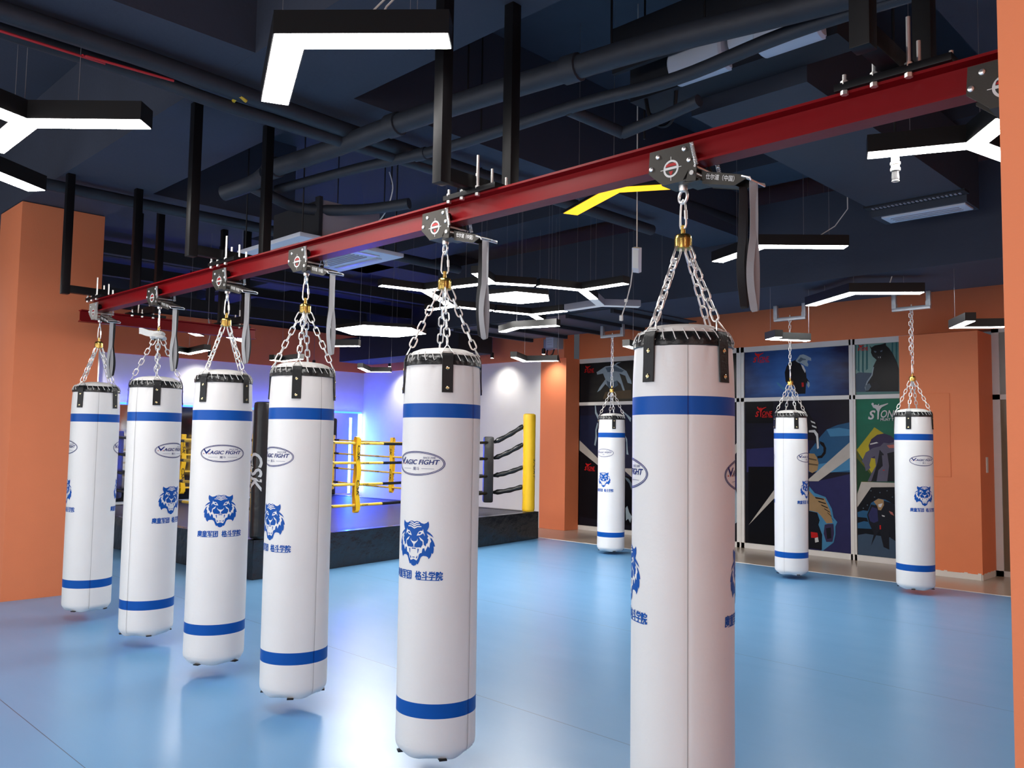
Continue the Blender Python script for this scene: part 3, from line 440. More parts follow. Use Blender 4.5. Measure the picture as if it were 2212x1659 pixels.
for i, (x, y, dx, dy, e, lab) in enumerate(((-13.75, 10.35, 0, 1, 8, 'small ceiling spotlight washing the blue lit back wall with white'), (-10.75, 10.35, 0, 1, 5, 'small ceiling spotlight washing the white back wall behind the yellow ring post'),
        (-14.75, 7.0, -1, 0, 7, 'small ceiling spotlight washing the left wall above the mirror'), (-14.75, 4.9, -1, 0, 7, 'small ceiling spotlight beside the orange column washing the left wall'), (-14.75, 9.2, -1, 0, 4, 'small ceiling spotlight near the far corner washing the left wall'),
        (-9.55, 10.40, 0, 1, 5, 'small ceiling spotlight washing the orange pillar left of the windows'))):
    z = 2.93; t = thing('spotlight', (x, y, z), lab, 'spotlight', 'wall-washing spotlights')
    mb = MB(); mb.lathe([(.03, z), (.032, z+.002), (.032, z+.09), (.02, z+.10)], 'lamp_black', (x, y, 0), 18); mb.cyl((x, y, z+.09), (x, y, CEIL), .004, 'wire', 6); mb.build('housing', t)
    mb = MB(); mb.lathe([(.001, z-.001), (.026, z-.001), (.026, z+.003)], 'lamp_white', (x, y, 0), 18, caps=False); mb.build('lens', t)
    l = bpy.data.lights.new('spot', 'SPOT'); l.energy = e*5; l.spot_size = radians(110); l.spot_blend = 1; l.shadow_soft_size = .03; l.color = (1, .95, .88)
    lo = bpy.data.objects.new('spot', l); COL.objects.link(lo); lo.location = (x, y, z-.02); lo.rotation_euler = Vector((dx*.45, dy*.45, -1)).to_track_quat('-Z', 'Y').to_euler()
# mirror with blue light strips on the left wall
mb = MB(); mb.bb(XL, XL+.02, 5.6, 10.60, .30, 1.99, 'mirror_glass'); tag(mb.build('wall_mirror', None, True, (XL, 8.0, .3)), 'wide wall mirror behind the boxing ring under the blue light strip', 'mirror')
t = thing('light_strip', (XL, 8.0, 2.0), 'glowing blue light strip framing the mirror behind the boxing ring', 'light strip')
mb = MB(); mb.bb(XL+.001, XL+.02, 5.2, 10.70, 2.00, 2.03, 'led_blue'); mb.build('top_strip', t)
mb = MB(); mb.bb(XL+.02, XL+.05, 10.655, 10.69, .30, 1.99, 'led_white'); mb.build('side_strip', t)
for nm, loc, rot, sx, sy, pw, c in (('blue_strip_glow', (XL+.12, 10.35, 1.1), Vector((1, .45, 0)).to_track_quat('-Z', 'Y').to_euler(), .1, 1.6, 60, (.02, .07, 1)), ('blue_strip_glow', (XL+.10, 8.0, 2.05), (0, radians(180), 0), .1, 5.2, 22, (.02, .05, 1))):
    l = bpy.data.lights.new(nm, 'AREA'); l.shape = 'RECTANGLE'; l.size = sx; l.size_y = sy; l.energy = pw; l.color = c
    lo = bpy.data.objects.new(nm, l); COL.objects.link(lo); lo.location = loc; lo.rotation_euler = rot
    lo.visible_camera = True

# ------------------------------------------------------------------ punching bag (local frame: base of the bag at z = 0, seam at azimuth 0)
RB = .179
def bag_r(a, z):
    r = RB*(1+.006*sin(2*a+1.3+z*1.1)+.004*sin(3*a+2.1*z)+.0035*sin(z*5.1+a))
    if z > 1.50: r -= (z-1.50)**2*.16
    if z < .05: r -= (.05-z)**2*9
    return r
def seam_d(a, z): # sewn seam groove and creases near straps
    a = (a+pi) % (2*pi)-pi
    d = -.0022*math.exp(-(a/.012)**2)
    if z > 1.60:
        for q in (45, 135, -135, -45):
            e = abs((a-radians(q)+pi) % (2*pi)-pi)
            d -= .006*math.exp(-((e-.30-(1.73-z)*1.2)/.06)**2)*max(0, (z-1.60)/.13)*.8
    return d
def on_bag(a0, z0, off):
    return lambda u, v: V3(cos(a0+u/RB)*(bag_r(a0+u/RB, z0+v)+off), sin(a0+u/RB)*(bag_r(a0+u/RB, z0+v)+off), z0+v)

def tiger_layers():
    def M(pts, mirror=True):
        a = [((x-697)/815*.20, -(y-705)/815*.198) for x, y in pts]
        return [a, [(-u, v) for u, v in a]] if mirror else [a]
    half = [(697, 318), (640, 303), (585, 315), (545, 338), (495, 348), (450, 330), (415, 300), (400, 345), (402, 400), (425, 450), (440, 470), (390, 500), (345, 540), (312, 590), (360, 560),
            (405, 535), (440, 515), (420, 560), (385, 585), (365, 600), (350, 600), (318, 650), (300, 690), (285, 745), (312, 745), (305, 790), (310, 850), (330, 885), (345, 860), (350, 900), (365, 940),
            (398, 975), (405, 945), (440, 925), (500, 920), (540, 940), (560, 975), (575, 1020), (600, 1070), (622, 1080), (625, 1060), (650, 1095), (697, 1112)]
    L0 = M(half)[0]; L0 = [L0+[(-u, v) for u, v in L0[::-1]][1:-1]]
    white = []
    for dy, w in ((0, 95), (34, 118), (70, 150)):
        white += M([(697, 350+dy), (697-w*.45, 322+dy), (697-w, 322+dy), (697-w*1.02, 338+dy), (697-w*.5, 340+dy), (697, 374+dy)])
    white += M([(512, 440), (522, 474), (560, 474), (590, 486), (618, 520), (640, 566), (575, 556), (535, 535), (510, 515), (494, 532), (478, 568), (480, 530), (503, 490)])
    white += M([(437, 520), (402, 560), (428, 600), (405, 622), (420, 690), (442, 700), (455, 752), (492, 720), (498, 650), (540, 615), (592, 582), (560, 640), (515, 668), (512, 720), (545, 772), (585, 800),
                (565, 800), (590, 870), (590, 905), (560, 875), (530, 868), (515, 790), (480, 780), (462, 838), (440, 790), (415, 740), (385, 772), (378, 690), (354, 655), (376, 600), (400, 545)])
    white += M([(697, 672), (655, 664), (632, 650), (618, 616), (618, 655), (655, 694), (684, 720), (688, 760), (697, 760)])
    white += M([(697, 768), (640, 778), (560, 770), (580, 850), (585, 900), (598, 960), (630, 1010), (697, 985)])
    blue = M([(545, 503), (572, 495), (590, 505), (606, 530), (575, 534), (555, 522)])+M([(586, 800), (615, 796), (614, 870), (606, 882), (594, 840)])+M([(612, 918), (640, 948), (640, 975), (616, 966)])
    blue += M([(697, 785), (655, 785), (650, 806), (697, 803)])+M([(697, 945), (672, 945), (668, 960), (697, 960)])+M([(520, 650), (545, 690), (570, 700), (540, 705), (515, 690)])+M([(520, 735), (560, 750), (600, 745), (560, 762)])
    return L0, white, blue

def bag_prints(mb):
    """printed marks: oval name badge, tiger head and caption, on both sides of the bag"""
    st = .012
    l0, lw, lb = [poly2d(x, st) for x in tiger_layers()]
    t_main = text2d('AGIC FIGHT', .192, .0215, .25, .016, st); t_since = text2d('SINCE 2008', .058, .0085, .15, .002, st); t_cn = text2d('魔斗', .036, .015, 0, .0, st)
    t_c1 = text2d('魔童军团', .126, .038, 0, .006, st); t_c2 = text2d('格斗学院', .126, .038, 0, .006, st)
    vm = poly2d([[(-.118, .0225), (-.114, .030), (-.098, .010), (-.076, .028), (-.071, .0245), (-.099, -.006)]], st)
    vr = poly2d([[(-.121, -.004), (-.111, -.004), (-.117, .003)], [(-.088, -.004), (-.078, -.004), (-.080, .004)]], st)
    rings = poly2d(ring_quads(0, 0, .139, .054, .0032)+ring_quads(0, 0, .133, .0490, .0028))
    rules = poly2d([[(-.085, -.0235), (-.028, -.0235), (-.028, -.0222), (-.085, -.0222)], [(.03, -.0235), (.09, -.0235), (.09, -.0222), (.03, -.0222)]], st)
    swash = poly2d([[(.02, -.0205), (.125, -.0205), (.125, -.0175), (.02, -.0175)], [(-.12, -.0205), (-.015, -.0205), (-.015, -.0185), (-.12, -.0185)]], st)
    for a0 in (pi/2, -pi/2):
        z = 1.512-.235; f = on_bag(a0, z, .0012)
        put2d(mb, rings, f, 'print_navy'); put2d(mb, vm, f, 'print_navy'); put2d(mb, vr, f, 'print_red'); put2d(mb, rules, f, 'print_navy')
        put2d(mb, t_main, lambda u, v: f(u+.018, v+.006), 'print_navy'); put2d(mb, t_main, lambda u, v: f(u+.0187, v+.0063), 'print_navy'); put2d(mb, t_since, lambda u, v: f(u+.066, v+.0255), 'print_navy'); put2d(mb, t_cn, lambda u, v: f(u+.001, v-.0225), 'print_navy')
        z2 = 1.512-.585
        put2d(mb, l0, on_bag(a0, z2, .0010), 'print_blue'); put2d(mb, lw, on_bag(a0, z2, .0016), 'white_vinyl'); put2d(mb, lb, on_bag(a0, z2, .0022), 'print_blue')
        g = on_bag(a0, 1.512-.722, .0012)
        put2d(mb, swash, g, 'print_blue')
        for e1, e2 in ((0, 0), (.0013, .0006), (-.0013, -.0006)): put2d(mb, t_c1, lambda u, v: g(u-.074+e1, v+e2), 'print_blue'); put2d(mb, t_c2, lambda u, v: g(u+.074+e1, v+e2), 'print_blue')

def make_bag(loc, rz, label, group):
    t = thing('punching_bag', loc, label, 'punching bag', group, rz, local=True)
    mb = MB(); n = 120
    zs = [0, .004, .012, .022, .035, .05, .08, .12, .16, .1795, .1805, .212, .2435, .2445]+[.28+i*.05 for i in range(24)]+[1.4795, 1.4805, 1.51, 1.5435, 1.5445]+[1.56+.018*i for i in range(10)]
    vs = []
    for i, z in enumerate(zs):
        for k in range(n):
            a = 2*pi*k/n; r = bag_r(a, z)+seam_d(a, z)
            if z < .03: r -= (.03-z)*.35*(1+.5*sin(4*a+.5))
            zz = z+(.010*sin(5*a)*(1 if z < .02 else 0)*.5)
            vs.append((r*cos(a), r*sin(a), zz))
    for i in range(len(zs)-1):
        zc = (zs[i]+zs[i+1])/2; m = 'print_blue' if .18 < zc < .244 or 1.48 < zc < 1.544 else 'white_vinyl'
        i0 = len(mb.v)
        mb.add([], [], m); k0 = i*n
        for k in range(n): mb.f.append([k0+k, k0+(k+1) % n, k0+n+(k+1) % n, k0+n+k]); mb.mi.append(mb.slot(m))
    mb.v = vs
    mb.f.append(list(range(n))[::-1]); mb.mi.append(0)
    for sz0, sz1, sm in ((.02, .18, 'seam_grey'), (.18, .244, 'print_navy'), (.244, 1.48, 'seam_grey'), (1.48, 1.544, 'print_navy'), (1.544, 1.716, 'seam_grey')):
        N = 30; zz_ = [sz0+(sz1-sz0)*i/N for i in range(N+1)]; vs2 = []
        for z in zz_:
            for a in (-.0075, .0075): r = bag_r(a, z)+.0004; vs2.append((r*cos(a), r*sin(a), z))
        mb.add(vs2, [(2*i, 2*i+1, 2*i+3, 2*i+2) for i in range(N)], sm)
    bag_prints(mb)
    mb.build('cover', t)
    # black rim with lacing, white cap
    mb = MB(); ring = []
    for z, dr in ((1.716, .001), (1.719, .0055), (1.735, .004), (1.750, -.001), (1.762, -.009), (1.766, -.016), (1.762, -.022)):
        ring.append([(bag_r(0, 1.716)+dr+.0022*sin(24*2*pi*k/n*1.0)*(1 if 1.72 < z < 1.765 else 0), z) for k in range(n)])
    vs = [(r*cos(2*pi*k/n), r*sin(2*pi*k/n), z) for row in ring for k, (r, z) in enumerate(row)]
    mb.add(vs, [(i*n+k, i*n+(k+1) % n, (i+1)*n+(k+1) % n, (i+1)*n+k) for i in range(len(ring)-1) for k in range(n)], 'black_vinyl')
    mb.build('rim', t)
    mb = MB(); mb.lathe([(.158, 1.755), (.154, 1.770), (.140, 1.784), (.11, 1.796), (.06, 1.803), (.001, 1.805)], 'white_vinyl', n=64, caps=False); mb.build('top_cap', t)
    mb = MB()
    path = []
    for k in range(28):
        a = 2*pi*(k+.5)/28
        path += ([V3(cos(a)*.150, sin(a)*.150, 1.776), V3(cos(a+.02)*.160, sin(a+.02)*.160, 1.7735), V3(cos(a+.05)*.168, sin(a+.05)*.168, 1.762), V3(cos(a+.09)*.176, sin(a+.09)*.176, 1.744), V3(cos(a+.11)*.1785, sin(a+.11)*.1785, 1.736), V3(cos(a+.13)*.172, sin(a+.13)*.172, 1.740), V3(cos(a+.2)*.146, sin(a+.2)*.146, 1.762)])
    mb.tube(path, .0019, 'lace_white', 5, closed=True)
    mb.build('lacing', t)
    for q in (45, 135, 225, 315):
        a0 = radians(q); e = V3(cos(a0), sin(a0), 0); s = V3(-sin(a0), cos(a0), 0)
        mb = MB(); w = .025; prof = [(1.592, .004), (1.66, .0035), (1.72, .0065), (1.745, .007), (1.765, .001), (1.775, -.009), (1.772, -.018)]
        vs = []
        for z, d in prof:
            for x in (-w, -w*.93, w*.93, w):
                for dd in (0, .0035): vs.append(e*(bag_r(a0, min(z, 1.74))+d+dd*(.4 if abs(x) == w else 1)-x*x*2.2)+s*x+V3(0, 0, z))
        fs = []
        for i in range(len(prof)-1):
            b, c = i*8, (i+1)*8
            for j in range(3): fs += [(b+j*2+1, b+j*2+3, c+j*2+3, c+j*2+1), (b+j*2, c+j*2, c+j*2+2, b+j*2+2)]
            fs += [(b, b+1, c+1, c), (b+6, c+6, c+7, b+7)]
        for j in range(3): fs += [(j*2, j*2+2, j*2+3, j*2+1)]
        mb.add(vs, fs, 'black_leather')
        # cross-stitching
        r0 = bag_r(a0, 1.65)+.0085
        st = mb.build('strap', t)
        for z in (1.612, 1.700):
            m2 = MB(); c = e*(bag_r(a0, z)+(.0075 if z < 1.65 else .008))+V3(0, 0, z); u, v = s, V3(0, 0, 1)
            def disc(r, d, N=20): return [c+e*d+(u*cos(2*pi*i/N)+v*sin(2*pi*i/N))*r for i in range(N)]
            N = 20; rows = [disc(.0078, 0), disc(.0078, .0012), disc(.006, .0026), disc(.0042, .0014), disc(.0022, .0014), disc(.0014, .0026)]
            m2.add([p for r_ in rows for p in r_], [(i*N+k, i*N+(k+1) % N, (i+1)*N+(k+1) % N, (i+1)*N+k) for i in range(5) for k in range(N)]+[tuple(5*N+k for k in range(N))], 'rivet_brass')
            m2.build('rivet', st)
        # triangular D-ring and its chain
        ap = e*.147+V3(0, 0, 1.812); b1 = e*.168+s*.026+V3(0, 0, 1.770); b2 = e*.168-s*.026+V3(0, 0, 1.770)
        m3 = MB(); m3.tube([ap, (ap+b1)/2, b1, (b1+b2)/2, b2, (ap+b2)/2], .0028, 'chrome', 7, closed=True); m3.build('d_ring', t)
        top = e*.020+V3(0, 0, 2.088); d = (top-ap)
        m4 = MB(); m4.chain(top, ap+V3(0, 0, -.002), 'chrome', L=.048, W=.0255, r=.0037, hint=s, first=.062); m4.build('chain', t)
        # dark strap tail under the base
        m5 = MB(); am = a0+.1; m5.box((cos(am)*.150, sin(am)*.150, .0025), (.04, .034, .006), 'black_leather', Matrix.Rotation(am, 3, 'Z')); m5.build('base_tab', t)
    mb = MB()
    mb.lathe([(.008, 2.150), (.0085, 2.138), (.016, 2.1375), (.026, 2.134), (.0305, 2.127), (.0315, 2.118), (.0315, 2.084), (.029, 2.081), (.001, 2.081)][::-1], 'brass', n=32, caps=False)
    mb.lathe([(.0085, 2.132), (.0085, 2.168), (.004, 2.172)], 'brass', n=16)
    for q in (45, 135, 225, 315): mb.torus((cos(radians(q))*.0295, sin(radians(q))*.0295, 2.092), .0055, .0016, 'black_matt', V3(cos(radians(q)), sin(radians(q)), 0), 12, 5)
    mb.build('swivel', t)
    mb = MB(); u = V3(cos(.6), sin(.6), 0)
    mb.tube([V3(0, 0, 0)+u*x+V3(0, 0, z) for x, z in ((0, 2.154), (.012, 2.160), (.0165, 2.172), (.0155, 2.205), (.0125, 2.24), (.008, 2.258), (0, 2.264), (-.008, 2.258), (-.0125, 2.24), (-.0155, 2.205), (-.0165, 2.172), (-.012, 2.160))], .0038, 'chrome', 8, closed=True)
    mb.cyl(u*.0158+V3(0, 0, 2.190), u*.0135+V3(0, 0, 2.222), .0062, 'chrome', 10)
    mb.build('carabiner', t)
    return t

def bag_rz(x, y, s): return atan2(-y, -x)+radians(s)
RAIL_Y0, RAIL_K = 2.5795, .016051
def rail_y(x): return RAIL_Y0+RAIL_K*x
G1 = 'white punching bags hanging from the red rail'; G2 = 'white punching bags hanging by the window wall'
bags = [
 (-1.6675, 5.4, 'nearest and largest white punching bag, seam down its middle, base out of frame'),
 (-2.9585, 52, 'second nearest white punching bag, tiger print on its left side under the ceiling post'),
 (-4.138, 35, 'white rail punching bag between the centred-tiger bag and the second nearest one'),
 (-5.052, 93, 'white rail punching bag with badge and tiger print centred towards the camera'),
 (-6.055, -43, 'white punching bag with white cloth wrapped round its swivel, second from left'),
 (-7.1798, 6, 'leftmost white punching bag, in front of the orange column at the rail end')]
proto = None; BAGS = []
for x, s, lab in bags:
    y = rail_y(x)
    if proto is None: o = proto = make_bag((x, y, .085), bag_rz(x, y, s), lab, G1)
    else:
        o = copy_tree(proto); o.location = (x, y, .085); o.rotation_euler = (0, 0, bag_rz(x, y, s)); o['label'] = lab
    o['group'] = G1; BAGS.append(o)
# cloth wrapped round the swivel of the fifth bag
LOCALS.add(BAGS[4].name)
mb = MB(); pts = []
rr = random.Random(3)
prof = [(.030, 2.070), (.052, 2.074), (.058, 2.084), (.050, 2.094), (.038, 2.100), (.046, 2.108), (.040, 2.122), (.020, 2.130)]
n = 28; vs = [((r+rr.uniform(-.006, .006))*cos(2*pi*k/n), (r+rr.uniform(-.006, .006))*sin(2*pi*k/n), z+rr.uniform(-.003, .003)+.006*sin(2*pi*k/n+1)) for r, z in prof for k in range(n)]
mb.add(vs, [(i*n+k, i*n+(k+1) % n, (i+1)*n+(k+1) % n, (i+1)*n+k) for i in range(len(prof)-1) for k in range(n)], 'cloth_white')
az = -BAGS[4].rotation_euler.z+radians(-130); u = V3(cos(az), sin(az), 0)
mb.ribbon([V3(0, 0, 2.10), u*.04+V3(0, 0, 2.112), u*.08+V3(0, 0, 2.118), u*.12+V3(0, 0, 2.132), u*.135+V3(0, 0, 2.132)], .045, .008, 'cloth_white', side=V3(0, .25, 1))
mb.build('cloth_wrap', BAGS[4])
far = [(-6.9227, 8.899, -.038, -125, 'smallest white punching bag by the windows, just left of the nearest bag'),
       (-4.3907, 8.8862, -.032, -25, 'white punching bag by the windows, in front of the poster of the suited reptile'),
       (-3.1091, 8.9733, -.032, 121, 'white punching bag by the windows, in front of the edge of the orange wall block')]
FARB = []
for x, y, dz, s, lab in far:
    o = copy_tree(proto); o.location = (x, y, .085+dz); o.rotation_euler = (0, 0, bag_rz(x, y, s)); o['label'] = lab; o['group'] = G2; LOCALS.add(o.name)
    mb = MB(); u = V3(0, 1, 0); top = 2.87-(.085+dz)-.012
    mb.chain((.004, 0, 2.258), (.004, 0, top), 'chrome', L=.05, W=.024, r=.0034, hint=V3(1, 0, 0))
    if x > -3.5 or x < -6: mb.chain((-.014, .006, 2.36), (-.010, .004, top-.02), 'chrome', L=.05, W=.024, r=.0034, hint=V3(.6, 1, 0))
    mb.build('hanging_chain', o); FARB.append(o)
    # galvanised trapeze bracket
    t = thing('ceiling_bracket', (x, y, 2.87), 'grey steel trapeze bracket carrying '+('the smallest bag' if x < -6 else 'the bag in front of the suited reptile poster' if x < -4 else 'the bag beside the orange wall block'), 'bracket', 'brackets of the bags by the windows')
    mb = MB(); mb.bb(x-.19, x+.19, y-.02, y+.02, 2.87, 2.91, 'galvanised', .004)
    for sx in (-1, 1):
        for sy in (-1, 1): mb.bb(x+sx*.165-.02, x+sx*.165+.02, y+sy*.018-.004, y+sy*.018+.004, 2.90, 2.95, 'galvanised')
    mb.build('cross_bar', t)
    for sx in (-1, 1):
        mb = MB(); mb.bb(x+sx*.17-.022, x+sx*.17+.022, y-.02, y+.02, 2.90, 3.05, 'galvanised', .003); mb.build('upright', t)
    mb = MB(); mb.torus((x, y, 2.862), .014, .004, 'chrome', V3(0, 1, 0), 18, 6); mb.cyl((x, y, 2.872), (x, y, 2.93), .006, 'chrome', 8); mb.build('eye_bolt', t)

# ------------------------------------------------------------------ red rails, hangers, trolleys
RZ = math.atan(RAIL_K)
def ibeam(name, x0, y0, x1, y1, z0, z1, w, label, group=None):
    mb = MB(); d = Vector((x1-x0, y1-y0, 0)); L = d.length; d.normalize(); s = V3(-d.y, d.x, 0); c = V3(x0, y0, 0)
    h = w/2; f = .009; wb = .004
    P = [(-h, z0), (h, z0), (h, z0+f), (wb, z0+f+.004), (wb, z1-f-.004), (h, z1-f), (h, z1), (-h, z1), (-h, z1-f), (-wb, z1-f-.004), (-wb, z0+f+.004), (-h, z0+f)]
    vs = [c+d*t+s*a+V3(0, 0, b) for t in (0, L) for a, b in P]; n = 12
    fs = [(i, (i+1) % n, n+(i+1) % n, n+i) for i in range(n)]+[tuple(range(n))[::-1], tuple(range(n, 24))]
    mb.add(vs, fs, 'rail_red')
    o = mb.build(name, None, True, origin=(x0, y0, z0)); return tag(o, label, 'rail', group)
RZ0, RZ1 = 2.463, 2.568
ibeam('hoist_rail', -7.32, rail_y(-7.32), .6, rail_y(.6), RZ0, RZ1, .078, 'long red steel rail across the picture carrying the six big bags', 'red bag rails')
ibeam('hoist_rail', -7.93, 2.55, -7.90, 4.22, RZ0, RZ1, .078, 'short red steel rail behind the main one, running away towards the boxing ring', 'red bag rails')

def make_hanger(loc, rz, label, top_near, top_far, arm=.25, cat='rail hanger'):
    """local frame: x along the rail, z = 0 on the rail's top"""
    t = thing('rail_hanger', loc, label, cat, 'black hangers of the red rails', rz, local=True)
    for s, top in ((-1, top_near), (1, top_far)):
        mb = MB(); mb.box((0, s*arm, (top+.01)/2), (.058, .058, top-.01), 'black_paint', None, .004); mb.build('post', t)
    mb = MB(); mb.bb(-.028, .028, -arm+.03, arm-.03, .024, .084, 'black_paint', .004); mb.build('cross_arm', t)
    mb = MB(); mb.bb(-.17, .17, -.056, .056, .0, .024, 'black_paint', .003); mb.build('clamp_plate', t)
    for sx, sy, h in ((-.14, -.045, .05), (-.05, .045, .13), (.05, -.045, .17), (.14, .045, .07), (.05, .045, .13), (-.05, -.045, .06)):
        mb = MB(); mb.cyl((sx, sy, -.012), (sx, sy, h), .0065, 'chrome', 8); mb.cyl((sx, sy, .018), (sx, sy, .030), .012, 'chrome', 6); mb.cyl((sx, sy, -.014), (sx, sy, -.001), .012, 'chrome', 6); mb.build('bolt', t)
    return t
CEIL = 4.40
hx = [(-.92, 'black two-post hanger at the right end of the main rail beside the orange column'), (-2.75, 'black two-post hanger bolted on the main rail above the second nearest bag'),
      (-5.05, 'black two-post hanger on the main rail just above the bag with the centred tiger'), (-7.20, 'black two-post hanger at the left end of the main rail, against the orange column')]
tops = [(.985, .985)]*4
for (x, lab), (a, b), am in zip(hx, tops, (.26, .215, .25, .27)): make_hanger((x, rail_y(x), RZ1), RZ, lab, a, b, am)
make_hanger((-7.92, 3.12, RZ1), pi/2, 'black two-post hanger on the short red rail, the one nearer the camera', 1.03, 1.03)
make_hanger((-7.91, 3.98, RZ1), pi/2, 'black two-post hanger near the far end of the short red rail', 1.03, 1.03)

def make_trolley(loc, rz, label, m='dark_plate'):
    """local frame: x along the rail, z = 0 at the bottom of the eye ring"""
    t = thing('rail_trolley', loc, label, 'rail trolley', 'trolleys on the main red rail', rz, local=True)
    pl = [(-.112, .205), (-.117, .125), (-.06, .075), (.030, .075), (.066, .128), (.072, .205)]
    for s in (-1, 1):
        mb = MB(); mb.prism(pl, lambda a, b, c: V3(a, c, b), s*.049, s*.045, m)
        if s < 0:
            f = lambda a, b: V3(a-.020, -.0496, b+.126)
            put2d(mb, poly2d(ring_quads(0, 0, .032, .032, .0075, 32)), f, 'lace_white')
            put2d(mb, poly2d([[(-.024, .009), (.024, .009), (.020, .020), (-.020, .020)], [(-.0095, -.009), (0, -.027), (.0095, -.009)]]), f, 'print_red')
            g = lambda a, b: V3(a-.020, -.0502, b+.126)
            put2d(mb, poly2d([[(-.044, -.0012), (-.032, -.0012), (-.032, .0012), (-.044, .0012)], [(.032, -.0012), (.044, -.0012), (.044, .0012), (.032, .0012)], [(-.0012, .032), (.0012, .032), (.0012, .044), (-.0012, .044)], [(-.0012, -.044), (.0012, -.044), (.0012, -.024), (-.0012, -.024)],
                              [(-.026, -.003), (.026, -.003), (.026, .006), (-.026, .006)]]), g, 'lace_white')
        mb.build('side_plate', t)
    mb = MB(); mb.bb(-.06, .085, -.049, .049, .071, .075, m); mb.bb(.03, .10, -.049, .049, .060, .064, m); mb.build('base_plate', t)
    for x, z in ((-.075, .180), (.035, .186), (-.104, .140), (.055, .142)):
        for s in (-1, 1):
            mb = MB(); mb.lathe([(.009, 0), (.0085, .004), (.005, .0065), (.001, .007)], 'chrome', (x, s*.049, z), 14, axis=1, caps=False)
            if s < 0: mb.v = [(a, -.098-b, c) for a, b, c in mb.v]
            mb.build('bolt', t)
    for x in (-.075, .035):
        mb = MB(); mb.lathe([(.020, -.014), (.024, -.010), (.024, .010), (.020, .014)], 'black_paint', (x, -.026, .168), 20, axis=1); mb.build('wheel', t)
    # brake arm and lever
    mb = MB(); mb.prism([(.045, .065), (.085, .060), (.090, .115), (.074, .140), (.062, .120)], lambda a, b, c: V3(a, c, b), -.056, -.052, m); mb.prism([(.045, .065), (.085, .060), (.090, .115), (.074, .140), (.062, .120)], lambda a, b, c: V3(a, c, b), .052, .056, m)
    mb.lathe([(.009, 0), (.0085, .004), (.005, .0065), (.001, .007)], 'chrome', (.072, .056, .090), 14, axis=1, caps=False)
    mb.cyl((.072, -.062, .090), (.072, .062, .090), .0085, 'chrome', 12); mb.build('brake_arm', t)
    hd = [(.098, .095), (.255, .050), (.268, .034), (.225, .018), (.100, .050)]
    mb = MB()
    for s in (-1, 1): mb.prism(hd, lambda a, b, c: V3(a, c, b), s*.036, s*.033, 'dark_plate' if m == 'dark_plate' else 'black_paint')
    mb.add([(.10, -.033, .052), (.225, -.033, .020), (.225, .033, .020), (.10, .033, .052)], [(0, 1, 2, 3)], m)
    mb.add([(.10, -.033, .090), (.255, -.033, .047), (.255, .033, .047), (.10, .033, .090)], [(3, 2, 1, 0)], m)
    vf = text2d('仕尔道（中国）', .115, .021, .1, .01); ang = -.285
    put2d(mb, vf, lambda u, v: V3(.170+u*cos(ang)-v*sin(ang)*.2, -.0365, .0575+u*sin(ang)+v), 'lace_white')
    mb.build('lever', t)
    mb = MB(); mb.tube([(.262, -.052, .040), (.290, -.052, .030), (.292, -.05, .022), (.292, .05, .022), (.290, .052, .030), (.262, .052, .040)], .0035, 'chrome', 6, closed=True); mb.build('lever_loop', t)
    for s, x0, z0, x1, z1 in ((-1, .070, .200, .090, .115), (1, .090, .200, .115, .100)):
        mb = MB(); p0 = V3(x0, s*.058, z0); p1 = V3(x1, s*.058, z1); d = (p1-p0).normalized(); a = d.orthogonal().normalized(); b = d.cross(a); N = 15*10
        mb.tube([p0+(p1-p0)*(i/N)+(a*cos(2*pi*i/10)+b*sin(2*pi*i/10))*.0062 for i in range(N+1)], .0018, 'chrome', 5); mb.build('spring', t)
    mb = MB(); mb.cyl((.084, -.060, .112), (.084, .064, .112), .0045, 'chrome', 8); mb.build('spring_pin', t)
    mb = MB(); mb.torus((0, 0, .030), .0235, .0056, 'chrome', V3(.35, 1, 0), 26, 8); mb.lathe([(.014, .050), (.016, .056), (.016, .071)], 'chrome', n=16); mb.build('eye_ring', t)
    for y, x, mm, ph, wd_, bot in ((-.016, .284, 'strap_grey', 0, .024, -.41), (.020, .226, 'strap_black', 1.4, .027, -.39)):
        mb = MB(); N = 22; sd = V3(.76, .65, 0); dn = []; up = []
        for k in range(N+1):
            q = k/N; z = .026+(bot-.026)*q; w1 = .004*sin(q*7+ph)*q; gap = .0022+.013*max(0, sin(pi*min(1, max(0, (q-.45)/.56))))
            c = V3(x, y, z)+sd*w1; dn.append(c-sd*gap*.45-V3(0, gap*.3, 0)); up.append(c+sd*gap*.45+V3(.0, gap*.6+.003, 0))
        m_ = (dn[-1]+up[-1])/2+V3(0, 0, -.008)
        mb.ribbon(dn+[m_]+up[::-1], wd_, .0016, mm, side=lambda q: sd+V3(-.65, .76, 0)*(.35*sin(q*4*pi+ph)))
        mb.build('pull_strap', t)
    return t
tl = ['above the nearest bag', 'above the second nearest bag, beside the hanger', 'above the bag left of the ceiling air conditioner', 'above the bag with the centred tiger print', 'above the bag with the cloth-wrapped swivel']
tp = None
for (x, s, lab), w in zip(bags, tl+['']):
    loc = (x, rail_y(x), 2.330)
    if w == '': make_trolley(loc, RZ, 'pale plated brake trolley at the left end of the main rail', 'pale_plate'); continue
    lab = 'dark brake trolley with emblem and lever '+w
    if tp is None: tp = make_trolley(loc, RZ, lab)
    else: o = copy_tree(tp); o.location = loc; o['label'] = lab
o = copy_tree(tp); o.location = (-.60, rail_y(-.60), 2.330); o['label'] = 'bagless black trolley on the main rail, half hidden by the near orange column'

